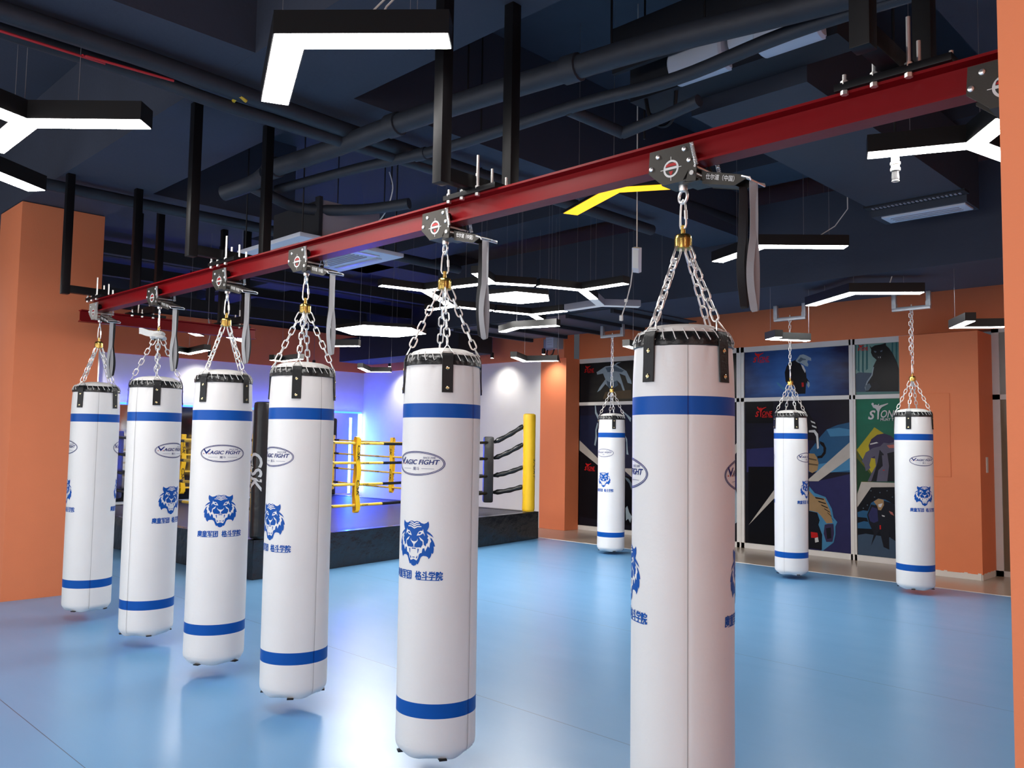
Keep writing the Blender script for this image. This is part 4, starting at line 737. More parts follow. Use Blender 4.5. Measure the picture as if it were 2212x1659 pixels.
# ------------------------------------------------------------------ boxing ring
t = thing('boxing_ring', (-10.8, 6.7, 0), 'raised boxing ring with black skirt, yellow and black ropes and padded corner posts', 'boxing ring')
A, B, Cc, D = V3(-7.98, 4.33, 0), V3(-8.66, 9.36, 0), V3(-13.6, 8.95, 0), V3(-13.2, 4.10, 0)
PH = .40
ctr = (A+B+Cc+D)/4
def inset(p, d): return p+(ctr-p).normalized()*d
mb = MB(); q = [inset(p, .02) for p in (A, B, Cc, D)]
mb.add([p+V3(0, 0, z) for z in (.02, PH) for p in q], [(0, 1, 2, 3), (4, 7, 6, 5), (0, 4, 5, 1), (1, 5, 6, 2), (2, 6, 7, 3), (3, 7, 4, 0)], 'ring_canvas')
for f, (a, b, m_) in enumerate(()): pass
cv = mb.build('canvas', t)
rr = random.Random(11)
def apron(p, q, n=60):
    mb = MB(); d = (q-p); out = V3(d.y, -d.x, 0).normalized()
    if out.dot(p-ctr) < 0: out = -out
    cols_ = []
    for i in range(n+1):
        u = i/n; w = .5*sin(u*19+p.x)+.3*sin(u*41+1)+.2*sin(u*73)
        cols_.append([p+d*u+out*(.004+.010*w*k)+V3(0, 0, z) for z, k in ((.004, 1), (.08, .9), (.16, .5), (.24, .8), (.32, .4), (.385, .15), (PH+.006, .0))]+[p+d*u-out*.10+V3(0, 0, PH+.006)])
    k = len(cols_[0]); vs = [v for c in cols_ for v in c]
    mb.add(vs, [(i*k+j, (i+1)*k+j, (i+1)*k+j+1, i*k+j+1) for i in range(n) for j in range(k-1)], 'apron_black')
    mb.build('apron', t)
for p, q in ((A, B), (B, Cc), (Cc, D), (D, A)): apron(p, q)
LV = [1.435, 1.195, .935, .685]
corner = {'A': (A, 'pad_black', .10), 'B': (B, 'pad_yellow', .10), 'C': (Cc, 'pad_black', .10), 'D': (D, 'lace_white', .10)}
tops_ = {'A': 1.835, 'B': 1.875, 'C': 1.83, 'D': 1.83}
padpos = {'A': inset(A, .45), 'B': inset(B, .77), 'C': inset(Cc, .75), 'D': inset(D, .75)}
padmat = {'A': 'pad_yellow', 'B': 'pad_black', 'C': 'pad_yellow', 'D': 'pad_black'}
postxy = {'A': V3(-8.07, 4.44, 0), 'B': V3(-8.72, 9.20, 0), 'C': V3(-13.45, 8.82, 0), 'D': V3(-13.05, 4.25, 0)}
def vertical_text(mb, s, w, h, origin, out, up, m, off=.002):
    side = Vector(up).cross(Vector(out)).normalized(); vf = text2d(s, w, h, .25, .01)
    put2d(mb, vf, lambda a, b: Vector(origin)+Vector(out)*off+side*a+Vector(up)*b, m)
for k, P in postxy.items():
    r = .095; m = corner[k][1]; tp = tops_[k]; z0 = PH+.01
    mb = MB(); n = 28; rows = [(.5, z0), (.9, z0+.004), (1.0, z0+.03)]+[(1.0+.01*sin(i*1.7), z0+.03+(tp-z0-.07)*i/24) for i in range(25)]+[(.95, tp-.012), (.7, tp), (.01, tp+.002)]
    vs = [(P.x+r*f*cos(2*pi*j/n), P.y+r*f*sin(2*pi*j/n), z) for f, z in rows for j in range(n)]
    mb.add(vs, [(i*n+j, i*n+(j+1) % n, (i+1)*n+(j+1) % n, (i+1)*n+j) for i in range(len(rows)-1) for j in range(n)], m)
    if k == 'A':
        a0 = atan2(-P.y, -P.x)-radians(38); vf = text2d('CSK', .40, .15, .2, .02, .02); vo = text2d('CSK', .415, .165, .2, .055, .02)
        # lettering reads downwards: text x -> -z, text y -> right round the pad
        g = lambda o_: (lambda u, v: V3(P.x+cos(a0+v/r)*(r*1.012+o_), P.y+sin(a0+v/r)*(r*1.012+o_), 1.10-u))
        vs_, fs_ = vf; put2d(mb, (vs_, fs_), g(.0022), 'lace_white')
    if k == 'B':
        a0 = atan2(-P.y, -P.x)+radians(62); vf = text2d('SPORT', .30, .05, .2, .01, .02)
        put2d(mb, vf, lambda u, v: V3(P.x+cos(a0+v/r)*(r*1.014), P.y+sin(a0+v/r)*(r*1.014), 1.05-u), 'black_matt')
    mb.build('post', t)
    # inner corner pad
    Q = padpos[k]; d = (ctr-P); d.z = 0; d.normalize(); ang = atan2(d.y, d.x); R3 = Matrix.Rotation(ang, 3, 'Z')
    mb = MB(); zc = (.55+1.53)/2
    mb.box((Q.x, Q.y, 1.03), (.15, .25, .98), padmat[k], R3, .03)
    if k in 'AC':
        s_ = R3 @ V3(0, 1, 0); fc = Q+d*.058
        for back in (1, -1):
            o_ = Q+d*.0765*back; out = d*back; right = V3(0, 0, 1).cross(out)
            vf = text2d('CSK', .42, .12, .25, .012); vg = text2d('SPORT', .42, .045, .25, .004)
            put2d(mb, vf, lambda u, v: o_+out*.001+right*(v-.02)+V3(0, 0, 1.02-u), 'black_matt')
            put2d(mb, vg, lambda u, v: o_+out*.001+right*(v-.098)+V3(0, 0, 1.02-u), 'black_matt')
    mb.build('corner_pad', t)
    for z, zp in zip(LV, (1.69, 1.415, 1.07, .78)):   # covered turnbuckles between post and ropes
        mb = MB(); p = V3(P.x, P.y, zp)+d*.09; q = V3(Q.x, Q.y, z)-d*.08; N = 14
        pts = [p.lerp(q, i/N)+V3(0, 0, -.015*sin(pi*i/N)) for i in range(N+1)]
        mb.tube(pts, [.030]+[.036+.004*sin(i*1.3+z*9) for i in range(1, N-2)]+[.042, .030, .022], 'black_vinyl', 10)
        mb.tube([p-d*.05, p], .012, 'chrome', 8); mb.build('turnbuckle_cover', t)
for a, b in (('A', 'B'), ('B', 'C'), ('C', 'D'), ('D', 'A')):
    Pa, Pb = padpos[a], padpos[b]; d = (Pb-Pa).normalized(); out = V3(d.y, -d.x, 0)
    if out.dot(Pa-ctr) < 0: out = -out
    Pa = Pa+out*.05; Pb = Pb+out*.05
    for li, z in enumerate(LV):
        L = (Pb-Pa).length; N = 30; pts = [Pa+d*(L*i/N)+V3(0, 0, z-.035*sin(pi*i/N)) for i in range(N+1)]
        cut = [(0, 4, 'black_vinyl', .020), (4, 13, 'rope_yellow', .018), (13, 17, 'black_vinyl', .0185), (17, 26, 'rope_yellow', .018), (26, 30, 'black_vinyl', .020)] if (a, b) in (('A', 'B'), ('D', 'A')) else [(0, 2, 'black_vinyl', .019), (2, 28, 'rope_yellow', .016), (28, 30, 'black_vinyl', .019)]
        mb = MB()
        for i0, i1, m, r in cut: mb.tube(pts[i0:i1+1], r, m, 10)
        for u_ in (.22, .36, .66, .80):
            c = Pa+d*(L*u_)+V3(0, 0, z-.035*sin(pi*u_)); vf = text2d('CSK', .11, .022, .2)
            for sg in (1, -1): put2d(mb, vf, lambda q_, v: c+d*q_*(sg)*(1 if out.cross(V3(0, 0, 1)).dot(d) < 0 else -1)*1+V3(0, 0, v)+out*sg*.0205, 'black_matt')
        mb.build('rope', t)
    for u_ in ((.325, .78) if (a, b) == ('A', 'B') else (.57, .2) if (a, b) == ('B', 'C') else (.27, .72)):
        c = Pa+d*(Pb-Pa).length*u_; zt, zb = LV[0]+.035, LV[3]-.09; mb = MB()
        w = .075
        for sg in (1, -1):
            pts = [c+out*sg*(.024+.006*sin(i*1.1))+d*(.012*sin(i*.8+u_*9))+V3(0, 0, zt+(zb-zt)*i/14) for i in range(15)]
            mb.ribbon(pts, w, .004, 'pad_yellow', side=d)
        mb.ribbon([c+out*.024*cos(pi*i/8)+V3(0, 0, zb-.03*sin(pi*i/8)) for i in range(9)], w, .004, 'pad_yellow', side=d)
        mb.ribbon([c+out*.024*cos(pi*i/8)+V3(0, 0, zt+.015*sin(pi*i/8)) for i in range(9)], w, .004, 'pad_yellow', side=d)
        for zc in (1.28, .86):
            for sg in (1, -1):
                o2 = out*sg; right = V3(0, 0, 1).cross(o2); vf = text2d('CSK', .20, .05, .25, .008)
                put2d(mb, vf, lambda u, v: c+o2*.0335+right*v+V3(0, 0, zc-u), 'black_matt')
        mb.build('rope_tie', t)

# ------------------------------------------------------------------ pendant lamps
def offset_poly(pts, w):
    """outline of a mitred bar along pts (2-D)"""
    n = len(pts); L = []; R = []
    for i in range(n):
        p = Vector(pts[i]).to_2d(); d0 = (p-Vector(pts[i-1]).to_2d()).normalized() if i else None; d1 = (Vector(pts[i+1]).to_2d()-p).normalized() if i < n-1 else None
        if d0 is None: d0 = d1
        if d1 is None: d1 = d0
        nn = Vector((-(d0+d1).y, (d0+d1).x)).normalized(); n0 = Vector((-d0.y, d0.x)); k = w/2/max(.35, nn.dot(n0))
        L.append(p+nn*k); R.append(p-nn*k)
    return [tuple(a) for a in L+R[::-1]]
def pendant(lab, arms, z, w=.115, h=.085, dm='lamp_white', wires=(), group='angular pendant lamps', top=CEIL, name='pendant_lamp', cat='pendant lamp', cords=()):
    xs = [p[0] for a in arms for p in a]; ys = [p[1] for a in arms for p in a]
    t = thing(name, (sum(xs)/len(xs), sum(ys)/len(ys), z), lab, cat, group)
    mb = MB(); md = MB()
    for a in arms:
        mb.prism(offset_poly(a, w), lambda x, y, q: V3(x, y, q), z+.003, z+h, 'lamp_black' if dm != 'lamp_dim' else 'ac_grey')
        b = [Vector(p).to_2d() for p in a]; e0 = (b[1]-b[0]).normalized()*.006; e1 = (b[-2]-b[-1]).normalized()*.006
        b[0] = b[0]+e0; b[-1] = b[-1]+e1
        md.prism(offset_poly([tuple(p) for p in b], w-.012), lambda x, y, q: V3(x, y, q), z, z+.004, dm)
    mb.build('housing', t); md.build('diffuser', t)
    for x, y in wires:
        m = MB(); m.cyl((x, y, z+h-.01), (x+.0, y, top), .0018, 'wire', 4); m.build('suspension_wire', t)
    for pts in cords:
        m = MB(); m.tube(pts, .0045, 'cable_white', 6); m.build('power_cord', t)
    return t
Z1 = 3.07
pendant('large bright L-shaped pendant lamp at the top, left of the tall black post', [[(-2.500, 2.145), (-2.985, 1.700), (-3.60, 1.985)]], Z1, w=.135, h=.10, wires=((-2.62, 2.03), (-2.60, 2.05), (-3.35, 1.87)),
        cords=([(-2.72, 1.95, 3.16), (-2.70, 1.97, 3.22), (-2.66, 2.0, 3.27)], [(-2.78, 1.90, 3.15), (-2.70, 1.97, 3.26), (-2.62, 2.04, 3.45), (-2.6, 2.05, 3.9)]))
pendant('three-armed bright pendant lamp cut off by the upper left edge of the picture', [[(-4.345, 1.672), (-4.80, 1.235)], [(-4.80, 1.235), (-4.62, .80)], [(-4.80, 1.235), (-5.42, 1.23)]], Z1, w=.135, h=.10, wires=((-4.60, 1.42), (-4.78, 1.22), (-5.0, 1.23)))
pendant('bright lamp bar at the left edge above the orange column, below the three-armed lamp', [[(-5.62, .95), (-6.10, 1.66)]], Z1, w=.135, h=.10, wires=((-5.8, 1.25),))
pendant('three-armed bright pendant lamp at the right, partly behind the near orange column', [[(-1.815, 4.60), (-1.335, 4.815)], [(-1.335, 4.815), (-1.10, 4.52)], [(-1.335, 4.815), (-1.22, 5.32)]], Z1, w=.12, h=.10, wires=((-1.62, 4.7), (-1.3, 4.8)))
pendant('glowing yellow V-shaped lamp just below the main red rail', [[(-3.83, 4.43), (-3.245, 4.18), (-2.90, 4.38)]], Z1, w=.12, h=.02, dm='lamp_yellow', wires=((-3.25, 4.18), (-3.7, 4.37)))
pendant('white V-shaped pendant lamp behind the hanging grey strap of the nearest trolley', [[(-3.88, 6.48), (-3.30, 6.20), (-2.80, 6.66)]], Z1, w=.12, h=.09, wires=((-3.05, 6.42), (-3.6, 6.33), (-2.9, 6.56)),
        cords=([(-2.98, 6.5, 3.15), (-2.86, 6.58, 3.24), (-2.78, 6.64, 3.38), (-2.78, 6.64, 3.6)],))
pendant('V-shaped pendant lamp with cool white light high in front of the rightmost bag bracket', [[(-3.83, 8.20), (-3.215, 7.76), (-2.72, 8.15)]], 2.89, w=.12, h=.09, dm='lamp_cool', wires=((-3.6, 8.03), (-3.2, 7.76), (-2.85, 8.04)),
        cords=([(-2.95, 7.96, 2.97), (-2.92, 7.99, 3.1), (-2.95, 7.96, 3.4), (-2.95, 7.9, 3.75)],))
small = [('small L-shaped pendant lamp at the right, partly behind the near orange column', [(-2.168, 7.62), (-2.395, 7.97), (-2.06, 8.19)], 2.52, .085),
 ('small hook-shaped pendant lamp in front of the bag with the suited reptile poster behind it', [(-3.90, 7.66), (-4.05, 7.775), (-3.815, 8.13)], 2.52, .085),
 ('small V-shaped pendant lamp in front of the lit orange pillar left of the windows', [(-7.44, 7.54), (-7.72, 8.035), (-7.30, 8.235)], 2.52, .085),
 ('small bent pendant lamp near the corner of the blue lit wall', [(-10.47, 7.33), (-10.99, 7.86), (-10.70, 8.08)], 2.52, .085),
 ('small bent pendant lamp below the right end of the honeycomb lamp cluster', [(-6.90, 6.80), (-6.52, 6.65), (-6.02, 6.79)], 2.72, .10),
 ('small L-shaped pendant lamp behind the grey strap of the cloth-wrapped bag', [(-10.44, 4.50), (-10.60, 4.75), (-9.93, 4.68)], 2.52, .085),
 ('small pendant lamp behind the chains of the bag left of the second nearest one', [(-10.44, 5.84), (-10.52, 6.05), (-9.97, 6.02)], 2.52, .085),
 ('short straight pendant lamp seen through the straps left of the hexagonal panel', [(-8.26, 5.36), (-7.98, 5.57)], 2.52, .085),
 ('tiny pendant lamp peeking out left of the nearest bag', [(-5.56, 7.39), (-5.62, 7.60), (-5.20, 7.55)], 2.52, .085),
 ('small pendant lamp at the end of the short red rail', [(-8.26, 4.13), (-8.48, 4.37), (-8.00, 4.10)], 2.50, .085)]
for lab, pts, z, w in small:
    c = pts[len(pts)//2]; e = pts[-1]
    pendant(lab, [pts], z, w=w, h=.075, wires=((c[0], c[1]), (e[0], e[1]) if len(pts) > 2 else (pts[0][0], pts[0][1])), cords=([(e[0], e[1], z+.07), (e[0]+.02, e[1]+.02, z+.2), (e[0], e[1], z+.4)],) if 'cloth' in lab else ())
# honeycomb cluster: Y shaped modules
G = 'honeycomb lamp cluster in the middle'
Z2 = 2.92; QS = .906
ys = [('left three-armed module of the honeycomb lamp cluster', [[(-7.144, 5.222), (-7.02, 5.73)], [(-7.02, 5.73), (-6.62, 5.79)], [(-7.02, 5.73), (-7.30, 6.17)]], 'lamp_white'),
 ('top three-armed module of the honeycomb lamp cluster, behind the second trolley strap', [[(-6.14, 5.88), (-5.886, 5.437)], [(-6.14, 5.88), (-6.60, 5.795)], [(-6.14, 5.88), (-5.90, 6.28)]], 'lamp_white'),
 ('right three-armed module of the honeycomb lamp cluster', [[(-5.69, 6.79), (-5.885, 6.31)], [(-5.69, 6.79), (-5.10, 6.78)], [(-5.69, 6.79), (-5.95, 7.30)]], 'lamp_white'),
 ('front left three-armed module of the honeycomb lamp cluster', [[(-7.60, 6.63), (-8.06, 6.63)], [(-7.60, 6.63), (-7.31, 6.19)], [(-7.60, 6.63), (-7.455, 7.17)]], 'lamp_white'),
 ('lowest three-armed module of the honeycomb lamp cluster', [[(-7.30, 7.72), (-7.445, 7.20)], [(-7.30, 7.72), (-6.76, 7.755)], [(-7.30, 7.72), (-7.56, 8.20)]], 'lamp_white'),
 ('unlit grey three-armed module at the right end of the honeycomb lamp cluster', [[(-6.18, 7.72), (-5.96, 7.31)], [(-6.18, 7.72), (-5.88, 8.08)], [(-6.18, 7.72), (-6.74, 7.76)]], 'lamp_dim')]
for lab, arms, dm in ys:
    arms = [[(x*QS, y*QS) for x, y in a] for a in arms]
    j = arms[0][0] if arms[0][0] in (arms[1][0],) else arms[1][0]
    es = [a[1] if a[0] == j else a[0] for a in arms]
    pendant(lab, arms, Z2, w=.10, h=.07, dm=dm, wires=[((e[0]*.7+j[0]*.3), (e[1]*.7+j[1]*.3)) for e in es], group=G)
for cx, cy, r, a0, lab in ((-6.55, 6.70, .40, .18, 'flat hexagonal light panel inside the honeycomb lamp cluster'), (-10.22, 7.51, .70, .05, 'flat hexagonal light panel left of the honeycomb lamp cluster')):
    cx *= QS; cy *= QS; r *= QS
    pts = [(cx+r*cos(a0+i*pi/3), cy+r*sin(a0+i*pi/3)) for i in range(6)]
    t = thing('hexagon_lamp', (cx, cy, Z2), lab, 'pendant lamp', 'hexagonal light panels')
    mb = MB(); mb.prism(pts, lambda x, y, q: V3(x, y, q), Z2+.003, Z2+.05, 'lamp_black'); mb.build('housing', t)
    mb = MB(); mb.prism([((x-cx)*.985+cx, (y-cy)*.985+cy) for x, y in pts], lambda x, y, q: V3(x, y, q), Z2, Z2+.004, 'lamp_white'); mb.build('diffuser', t)
    for i in (0, 2, 4):
        m = MB(); m.cyl((pts[i][0], pts[i][1], Z2+.04), (pts[i][0], pts[i][1], CEIL), .0018, 'wire', 4); m.build('suspension_wire', t)
# extra lamps of the same kind, added mostly out of view as fill light
hall = [(-1.2, -1.3, .3), (-4.2, -1.8, 1.2), (-7.4, -1.2, 2.2), (1.2, 1.0, .9), (1.1, 6.2, 2.6), (-11.8, 1.4, .5), (1.0, -2.2, 2.0), (-10.5, -2.0, 1.0), (1.1, 9.6, 1.5), (-12.6, 5.6, 0.4)]
for i, (x, y, a) in enumerate(hall):
    pendant('V-shaped pendant lamp in the part of the hall outside the picture', [[(x+.62*cos(a), y+.62*sin(a)), (x, y), (x+.62*cos(a+2.0), y+.62*sin(a+2.0))]], Z1, w=.135, h=.09, group='pendant lamps outside the picture', wires=((x+.4*cos(a), y+.4*sin(a)),))

# ------------------------------------------------------------------ ceiling: beams, ducts, pipes
def beam(name, parts):
    mb = MB()
    for x0, x1, y0, y1, z0, z1 in parts: mb.bb(x0, x1, y0, y1, z0, z1, 'ceiling_dark')
    return struct(name, mb)
beam('ceiling_beam', [(XL, XR, 2.15, 2.87, 3.55, CEIL)])
beam('ceiling_beam', [(-4.80, -4.13, YF, 2.15, 3.552, CEIL), (-4.80, -4.25, 2.87, 7.7, 3.552, CEIL)])
beam('ceiling_beam', [(-10.6, -9.9, YF, YW, 4.0, CEIL)])
beam('ceiling_beam', [(-1.6, -.9, YF, 9.4, 4.03, CEIL)])
beam('ceiling_beam', [(XL, XR, 6.9, 7.5, 4.0, CEIL)])
beam('ceiling_beam', [(-8.40, -7.42, 2.87, 4.35, 3.60, CEIL)])
beam('ceiling_soffit', [(-9.2, XR, 7.75, 9.05, 3.05, 3.9)])
def ribs():
    mb = MB()
    for x in (-8.9, -8.2, -7.5, -6.8, -6.1): mb.bb(x, x+.05, 7.8, 9.4, 2.99, 3.047, 'ceiling_black')
    mb.bb(-9.1, -5.9, 7.8, 9.35, 3.035, 3.048, 'duct_navy'); return mb
tag(ribs().build('slatted_panel', None, True, (-7.2, 8.5, 3.0)), 'dark ribbed ceiling panel under the low ceiling behind the honeycomb lamps', 'ceiling panel')
# long black joists above the ring
for i, (x, z, h) in enumerate(((-12.2, 3.95, .17), (-11.2, 3.78, .16), (-13.2, 3.86, .2), (-12.6, 3.40, .18))):
    mb = MB(); mb.bb(x-.06, x+.06, 3.2, 10.4, z, z+h, 'ceiling_black'); mb.bb(x-.05, x+.05, 5.9, 6.0, z+h, CEIL, 'ceiling_black')
    tag(mb.build('ceiling_joist', None, True, (x, 6.8, z)), 'long black steel joist under the blue-tinted ceiling above the boxing ring', 'joist', 'black joists above the boxing ring')
mb = MB(); mb.bb(-14.3, -10.7, 9.5, 10.3, 2.99, 3.45, 'ceiling_black', .01); tag(mb.build('ventilation_duct', None, True, (-12.5, 9.9, 3.0)), 'long black ventilation duct in the far corner above the blue lit wall', 'duct')

def pipe(name, pts, r, label, m='pipe_dark', cat='pipe', group=None, collars=()):
    """smooth pipe through the given points"""
    P = [Vector(p) for p in pts]; out = []
    for i in range(len(P)-1):
        p0 = P[max(i-1, 0)]; p1 = P[i]; p2 = P[i+1]; p3 = P[min(i+2, len(P)-1)]
        for k in range(8):
            u = k/8; out.append(.5*((2*p1)+(p2-p0)*u+(2*p0-5*p1+4*p2-p3)*u*u+(3*p1-p0-3*p2+p3)*u**3))
    out.append(P[-1]); mb = MB(); mb.tube(out, r, m, 14 if r > .02 else 6)
    for c in collars:
        i = int(c*(len(out)-1)); j = min(i+1, len(out)-1); d = (out[j]-out[i-1]).normalized(); mb.tube([out[i]-d*.05, out[i]-d*.045, out[i]+d*.045, out[i]+d*.05], [r, r*1.2, r*1.2, r], 'pipe_dark', 14)
    o = mb.build(name, None, True, P[0]); return tag(o, label, cat, group)
PG_ = 'dark painted ceiling pipes'
pipe('ceiling_pipe', [(-5.397, 2.948, 3.375), (-4.716, 3.020, 3.384), (-4.136, 3.102, 3.420), (-3.537, 3.156, 3.420), (-2.957, 3.229, 3.420), (-2.304, 3.320, 3.420), (-1.397, 3.519, 3.420), (0.454, 3.809, 3.420)], .062, 'thick dark insulated pipe under the ceiling behind the main rail, kinked beside the tall post', group=PG_, collars=(.02, .30, .62))
pipe('ceiling_pipe', [(-5.759, 3.220, 3.366), (-4.898, 3.356, 3.375), (-4.136, 3.519, 3.384), (-3.048, 3.565, 3.384), (-2.413, 3.646, 3.384), (-1.433, 3.592, 3.384), (0.454, 3.900, 3.384)], .036, 'thinner dark pipe just below the thick kinked one', group=PG_, collars=(.3,))
pipe('ceiling_pipe', [(-4.496, YF+.2, 3.486), (-4.496, 1.040, 3.486), (-4.496, 1.920, 3.478), (-4.504, 2.560, 3.462), (-4.528, 3.760, 3.454), (-4.528, 6.400, 3.454)], .05, 'dark pipe running away from the upper left corner below a beam', group=PG_)
pipe('ceiling_pipe', [(-4.688, YF+.2, 3.470), (-4.688, 1.040, 3.470), (-4.688, 1.760, 3.470), (-4.600, 2.080, 3.414), (-4.576, 2.480, 3.398), (-4.560, 3.840, 3.398)], .04, 'dark pipe beside the red cable, bending below the beam at the upper left', group=PG_)
pipe('red_cable', [(-4.624, YF+.2, 3.438), (-4.608, 1.120, 3.434), (-4.576, 1.440, 3.430), (-4.528, 1.880, 3.426)], .007, 'thin red cable along the pipe in the upper left corner', 'cable_red', 'cable')
pipe('ceiling_pipe', [(-7.35, 1.2, 3.47), (-7.35, 2.2, 3.47), (-7.35, 3.2, 3.47), (-7.34, 3.95, 3.47), (-7.34, 6.5, 3.47)], .05, 'dark pipe above the orange column running towards the boxing ring', group=PG_)
pipe('ceiling_pipe', [(-5.986, 2.902, 3.311), (-5.714, 2.993, 3.357), (-5.442, 2.957, 3.366)], .058, 'short thick pipe stub between the second hanger posts and the thick kinked pipe', group=PG_)
pipe('ceiling_pipe', [(-5.759, 2.975, 3.347), (-5.714, 3.129, 3.293), (-5.669, 3.401, 3.239), (-5.351, 3.719, 3.239), (-4.989, 3.900, 3.257)], .042, 'curved dark pipe branching down from the thick pipe behind the second hanger', group=PG_)
pipe('ceiling_pipe', [(-3.102, 3.565, 3.375), (-3.066, 3.945, 3.357), (-3.048, 4.009, 3.347)], .036, 'short branch pipe at the left of the dark elbow below the thin pipe', group=PG_)
pipe('ceiling_pipe', [(-3.048, 4.009, 3.347), (-2.721, 3.991, 3.366), (-2.494, 3.973, 3.384)], .036, 'short branch pipe at the right of the dark elbow below the thin pipe', group=PG_)
pipe('ceiling_pipe', [(-5.05, 4.1, 3.80), (-4.9, 6.4, 3.78), (-4.9, 9.3, 3.78)], .05, 'dark pipe receding over the honeycomb lamp cluster', group=PG_)
pipe('ceiling_pipe', [(-4.35, 4.9, 3.72), (-4.3, 7.4, 3.70), (-4.3, 9.4, 3.70)], .07, 'wrapped dark duct pipe receding behind the glowing yellow lamp', group=PG_)
# duct with fan unit and air grille
t = thing('air_duct', (-2.39, 5.8, 3.47), 'wide dark air duct on the right with a white slotted outlet at its end', 'duct')
mb = MB(); mb.bb(-2.77, -2.03, 4.33, 7.10, 3.47, 3.95, 'duct_navy'); mb.bb(-2.79, -2.01, 6.98, 7.10, 3.455, 3.475, 'ceiling_black')
for i in range(22): mb.bb(-2.74+i*.032, -2.724+i*.032, 7.02, 7.06, 3.450, 3.456, 'ac_grey')
mb.build('duct_body', t)
mb = MB(); mb.bb(-2.77, -2.03, 7.10, 7.42, 3.40, 3.90, 'duct_navy'); mb.build('outlet_box', t)
mb = MB(); mb.bb(-2.70, -2.05, 7.13, 7.34, 3.385, 3.40, 'ac_white', .003)
for i in range(3): mb.bb(-2.64, -2.11, 7.175+i*.05, 7.185+i*.05, 3.380, 3.386, 'ac_grey')
mb.build('air_grille', t)
t = thing('fan_unit', (-2.3, 4.1, 3.5), 'black fan unit with white drum fans hanging behind the pipes at the upper right', 'fan unit')
mb = MB(); mb.bb(-3.05, -1.75, 4.08, 4.32, 3.56, 3.95, 'ceiling_black'); mb.bb(-3.05, -1.75, 3.93, 4.32, 3.93, 3.96, 'ceiling_black'); mb.bb(-3.05, -1.75, 3.90, 3.93, 3.68, 3.96, 'ceiling_black'); mb.build('casing', t)
for x in (-2.52, -1.98):
    mb = MB(); mb.lathe([(.04, -.17), (.095, -.175), (.108, -.16), (.108, .16), (.095, .175), (.04, .17)], 'ac_white', (x, 4.05, 3.655), 32, axis=0); mb.build('fan_drum', t)
mb = MB(); mb.lathe([(.03, -.08), (.06, -.075), (.06, .075), (.03, .08)], 'ac_white', (-2.25, 4.05, 3.68), 20, axis=0); mb.cyl((-2.6, 4.05, 3.68), (-1.8, 4.05, 3.68), .012, 'chrome', 8); mb.build('motor', t)
pipe('cable_loop', [(-2.95, 4.1, 3.60), (-2.93, 4.12, 3.45), (-2.86, 4.15, 3.38), (-2.78, 4.15, 3.42), (-2.74, 4.12, 3.60)], .012, 'black cable loops hanging below the fan unit', 'black_matt', 'cable')
# cassette air conditioner
t = thing('ceiling_air_conditioner', (-6.37, 4.0, 2.97), 'square white cassette air conditioner with grey body behind the main rail', 'air conditioner')
z = 2.97; s = .93; cx, cy = -5.98, 3.76
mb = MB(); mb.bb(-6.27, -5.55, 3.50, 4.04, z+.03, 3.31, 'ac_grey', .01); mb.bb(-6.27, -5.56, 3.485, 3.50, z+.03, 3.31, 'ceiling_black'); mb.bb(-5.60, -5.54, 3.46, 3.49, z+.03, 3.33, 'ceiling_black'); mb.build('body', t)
mb = MB(); mb.box((cx, cy, z+.018), (.98, .98, .034), 'ac_white', None, .006)
mb.build('panel', t)
mb = MB()
for i in range(14): mb.bb(cx-.27, cx+.27, cy-.26+i*.04, cy-.245+i*.04, z-.004, z+.002, 'ac_grey')
mb.build('intake_grille', t)
for dx, dy, w, d in ((0, .37, .62, .06), (0, -.37, .62, .06), (.37, 0, .06, .62), (-.37, 0, .06, .62)):
    mb = MB(); mb.bb(cx+dx-w/2, cx+dx+w/2, cy+dy-d/2, cy+dy+d/2, z-.006, z+.001, 'galvanised', .002); mb.build('louver', t)
for sx, sy in ((-1, -1), (1, -1), (-1, 1), (1, 1)):
    mb = MB(); mb.cyl((cx+sx*.44, cy+sy*.44, z+.03), (cx+sx*.44, cy+sy*.44, CEIL), .006, 'black_matt', 6); mb.build('threaded_rod', t)
# rods and thin cables
rr = random.Random(21)
for i, (x, y, z0) in enumerate(((-5.35, 4.0, 3.5), (-5.0, 4.4, 3.45), (-4.62, 4.3, 3.5), (-3.9, 3.5, 3.66), (-3.1, 4.3, 3.4), (-2.9, 3.7, 3.64), (-2.35, 3.8, 3.64), (-4.2, 3.9, 3.6), (-6.8, 5.0, 3.3), (-2.3, 4.9, 3.95))):
    mb = MB(); mb.cyl((x, y, z0), (x, y, CEIL), .007, 'black_matt', 6); tag(mb.build('threaded_rod', None, True, (x, y, z0)), 'thin dark threaded rod hanging from the ceiling between the pipes', 'rod', 'thin rods between ceiling pipes')
pipe('hanging_cable', [(-5.25, 3.9, 3.56), (-5.27, 3.95, 3.42), (-5.42, 3.95, 3.22), (-5.75, 3.9, 3.10), (-6.1, 3.9, 3.12), (-6.35, 3.85, 3.2)], .005, 'thin white cable drooping over the grey body of the air conditioner', 'cable_white', 'cable')
pipe('yellow_connector', [(-4.544, 2.240, 3.426), (-4.480, 2.240, 3.438), (-4.480, 2.288, 3.422)], .012, 'yellow taped cable end on the pipe in the upper left', 'cable_yellow', 'cable')
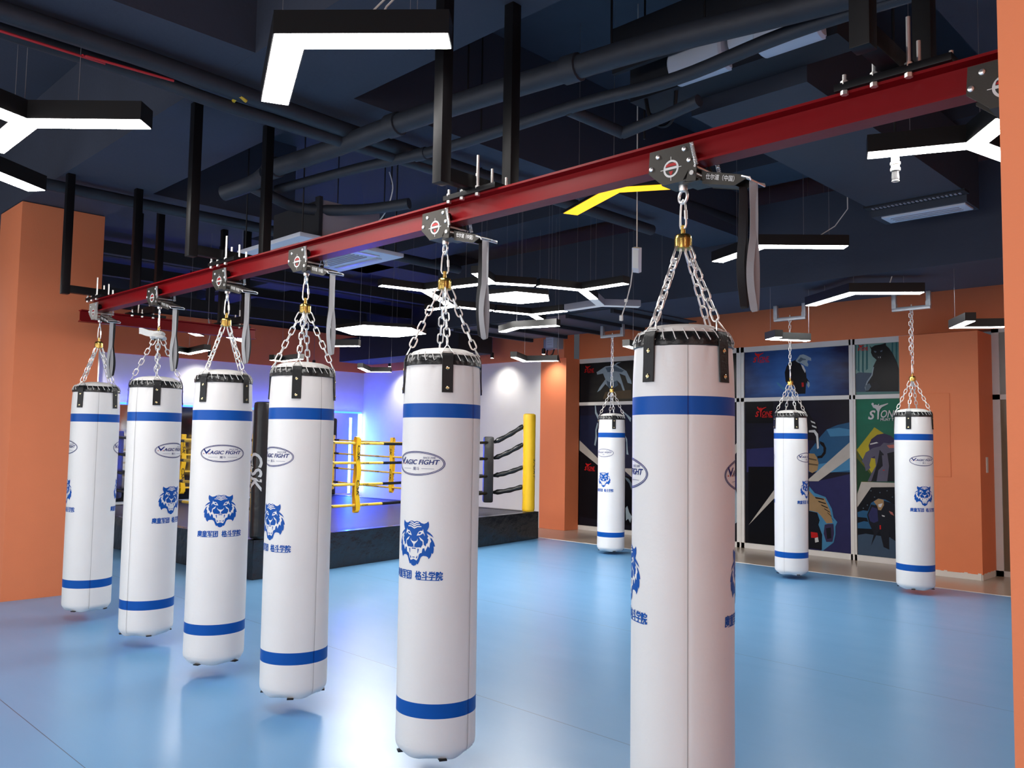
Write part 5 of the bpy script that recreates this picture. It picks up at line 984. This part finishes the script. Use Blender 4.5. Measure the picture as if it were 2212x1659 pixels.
# power adapter dangling on its lead
t = thing('power_adapter', (-3.25, 4.43, 2.6), 'white power adapter dangling on a thin lead left of the nearest bag chains', 'power adapter')
mb = MB(); R3 = Matrix.Rotation(.35, 3, 'X') @ Matrix.Rotation(.25, 3, 'Y'); mb.box((-3.255, 4.437, 2.665), (.055, .035, .165), 'ac_white', R3, .004); mb.box((-3.25, 4.425, 2.67), (.045, .02, .12), 'trim_white', R3); mb.build('case', t)
mb = MB(); mb.tube([(-3.25, 4.43, CEIL), (-3.25, 4.43, 3.6), (-3.25, 4.432, 2.75)], .004, 'cable_white', 6); mb.tube([(-3.275, 4.42, 2.60), (-3.29, 4.42, 2.5), (-3.32, 4.41, 2.38), (-3.345, 4.40, 2.30)], .004, 'cable_white', 6)
mb.box((-3.32, 4.41, 2.40), (.025, .003, .02), 'trim_white'); mb.box((-3.35, 4.40, 2.285), (.02, .015, .035), 'trim_white', R3); mb.build('lead', t)
# ceiling sensor below the right pendant
t = thing('ceiling_camera', (-1.70, 4.70, 3.0), 'small white cylindrical camera with clear dome under the three-armed lamp on the right', 'camera')
mb = MB(); mb.cyl((-1.70, 4.70, 3.17), (-1.70, 4.70, CEIL), .008, 'black_matt', 6); mb.build('rod', t)
mb = MB(); mb.lathe([(.026, 2.985), (.026, 3.0), (.022, 3.003), (.022, 3.018), (.027, 3.02), (.027, 3.032), (.021, 3.036), (.021, 3.16), (.015, 3.17)], 'trim_white', (-1.70, 4.70, 0), 24); mb.build('housing', t)
mb = MB(); mb.lathe([(.004, 2.925), (.018, 2.930), (.021, 2.945), (.018, 2.985)], 'plastic_clear', (-1.70, 4.70, 0), 20); mb.torus((-1.70, 4.70, 2.928), .018, .003, 'trim_white', V3(0, 0, 1), 20, 6); mb.build('dome', t)
pipe('loose_wire', [(-1.48, 4.75, 3.36), (-1.46, 4.76, 3.42), (-1.43, 4.77, 3.40)], .004, 'loose yellow and white wire ends above the three-armed lamp on the right', 'cable_yellow', 'cable')
bpy.context.view_layer.update()
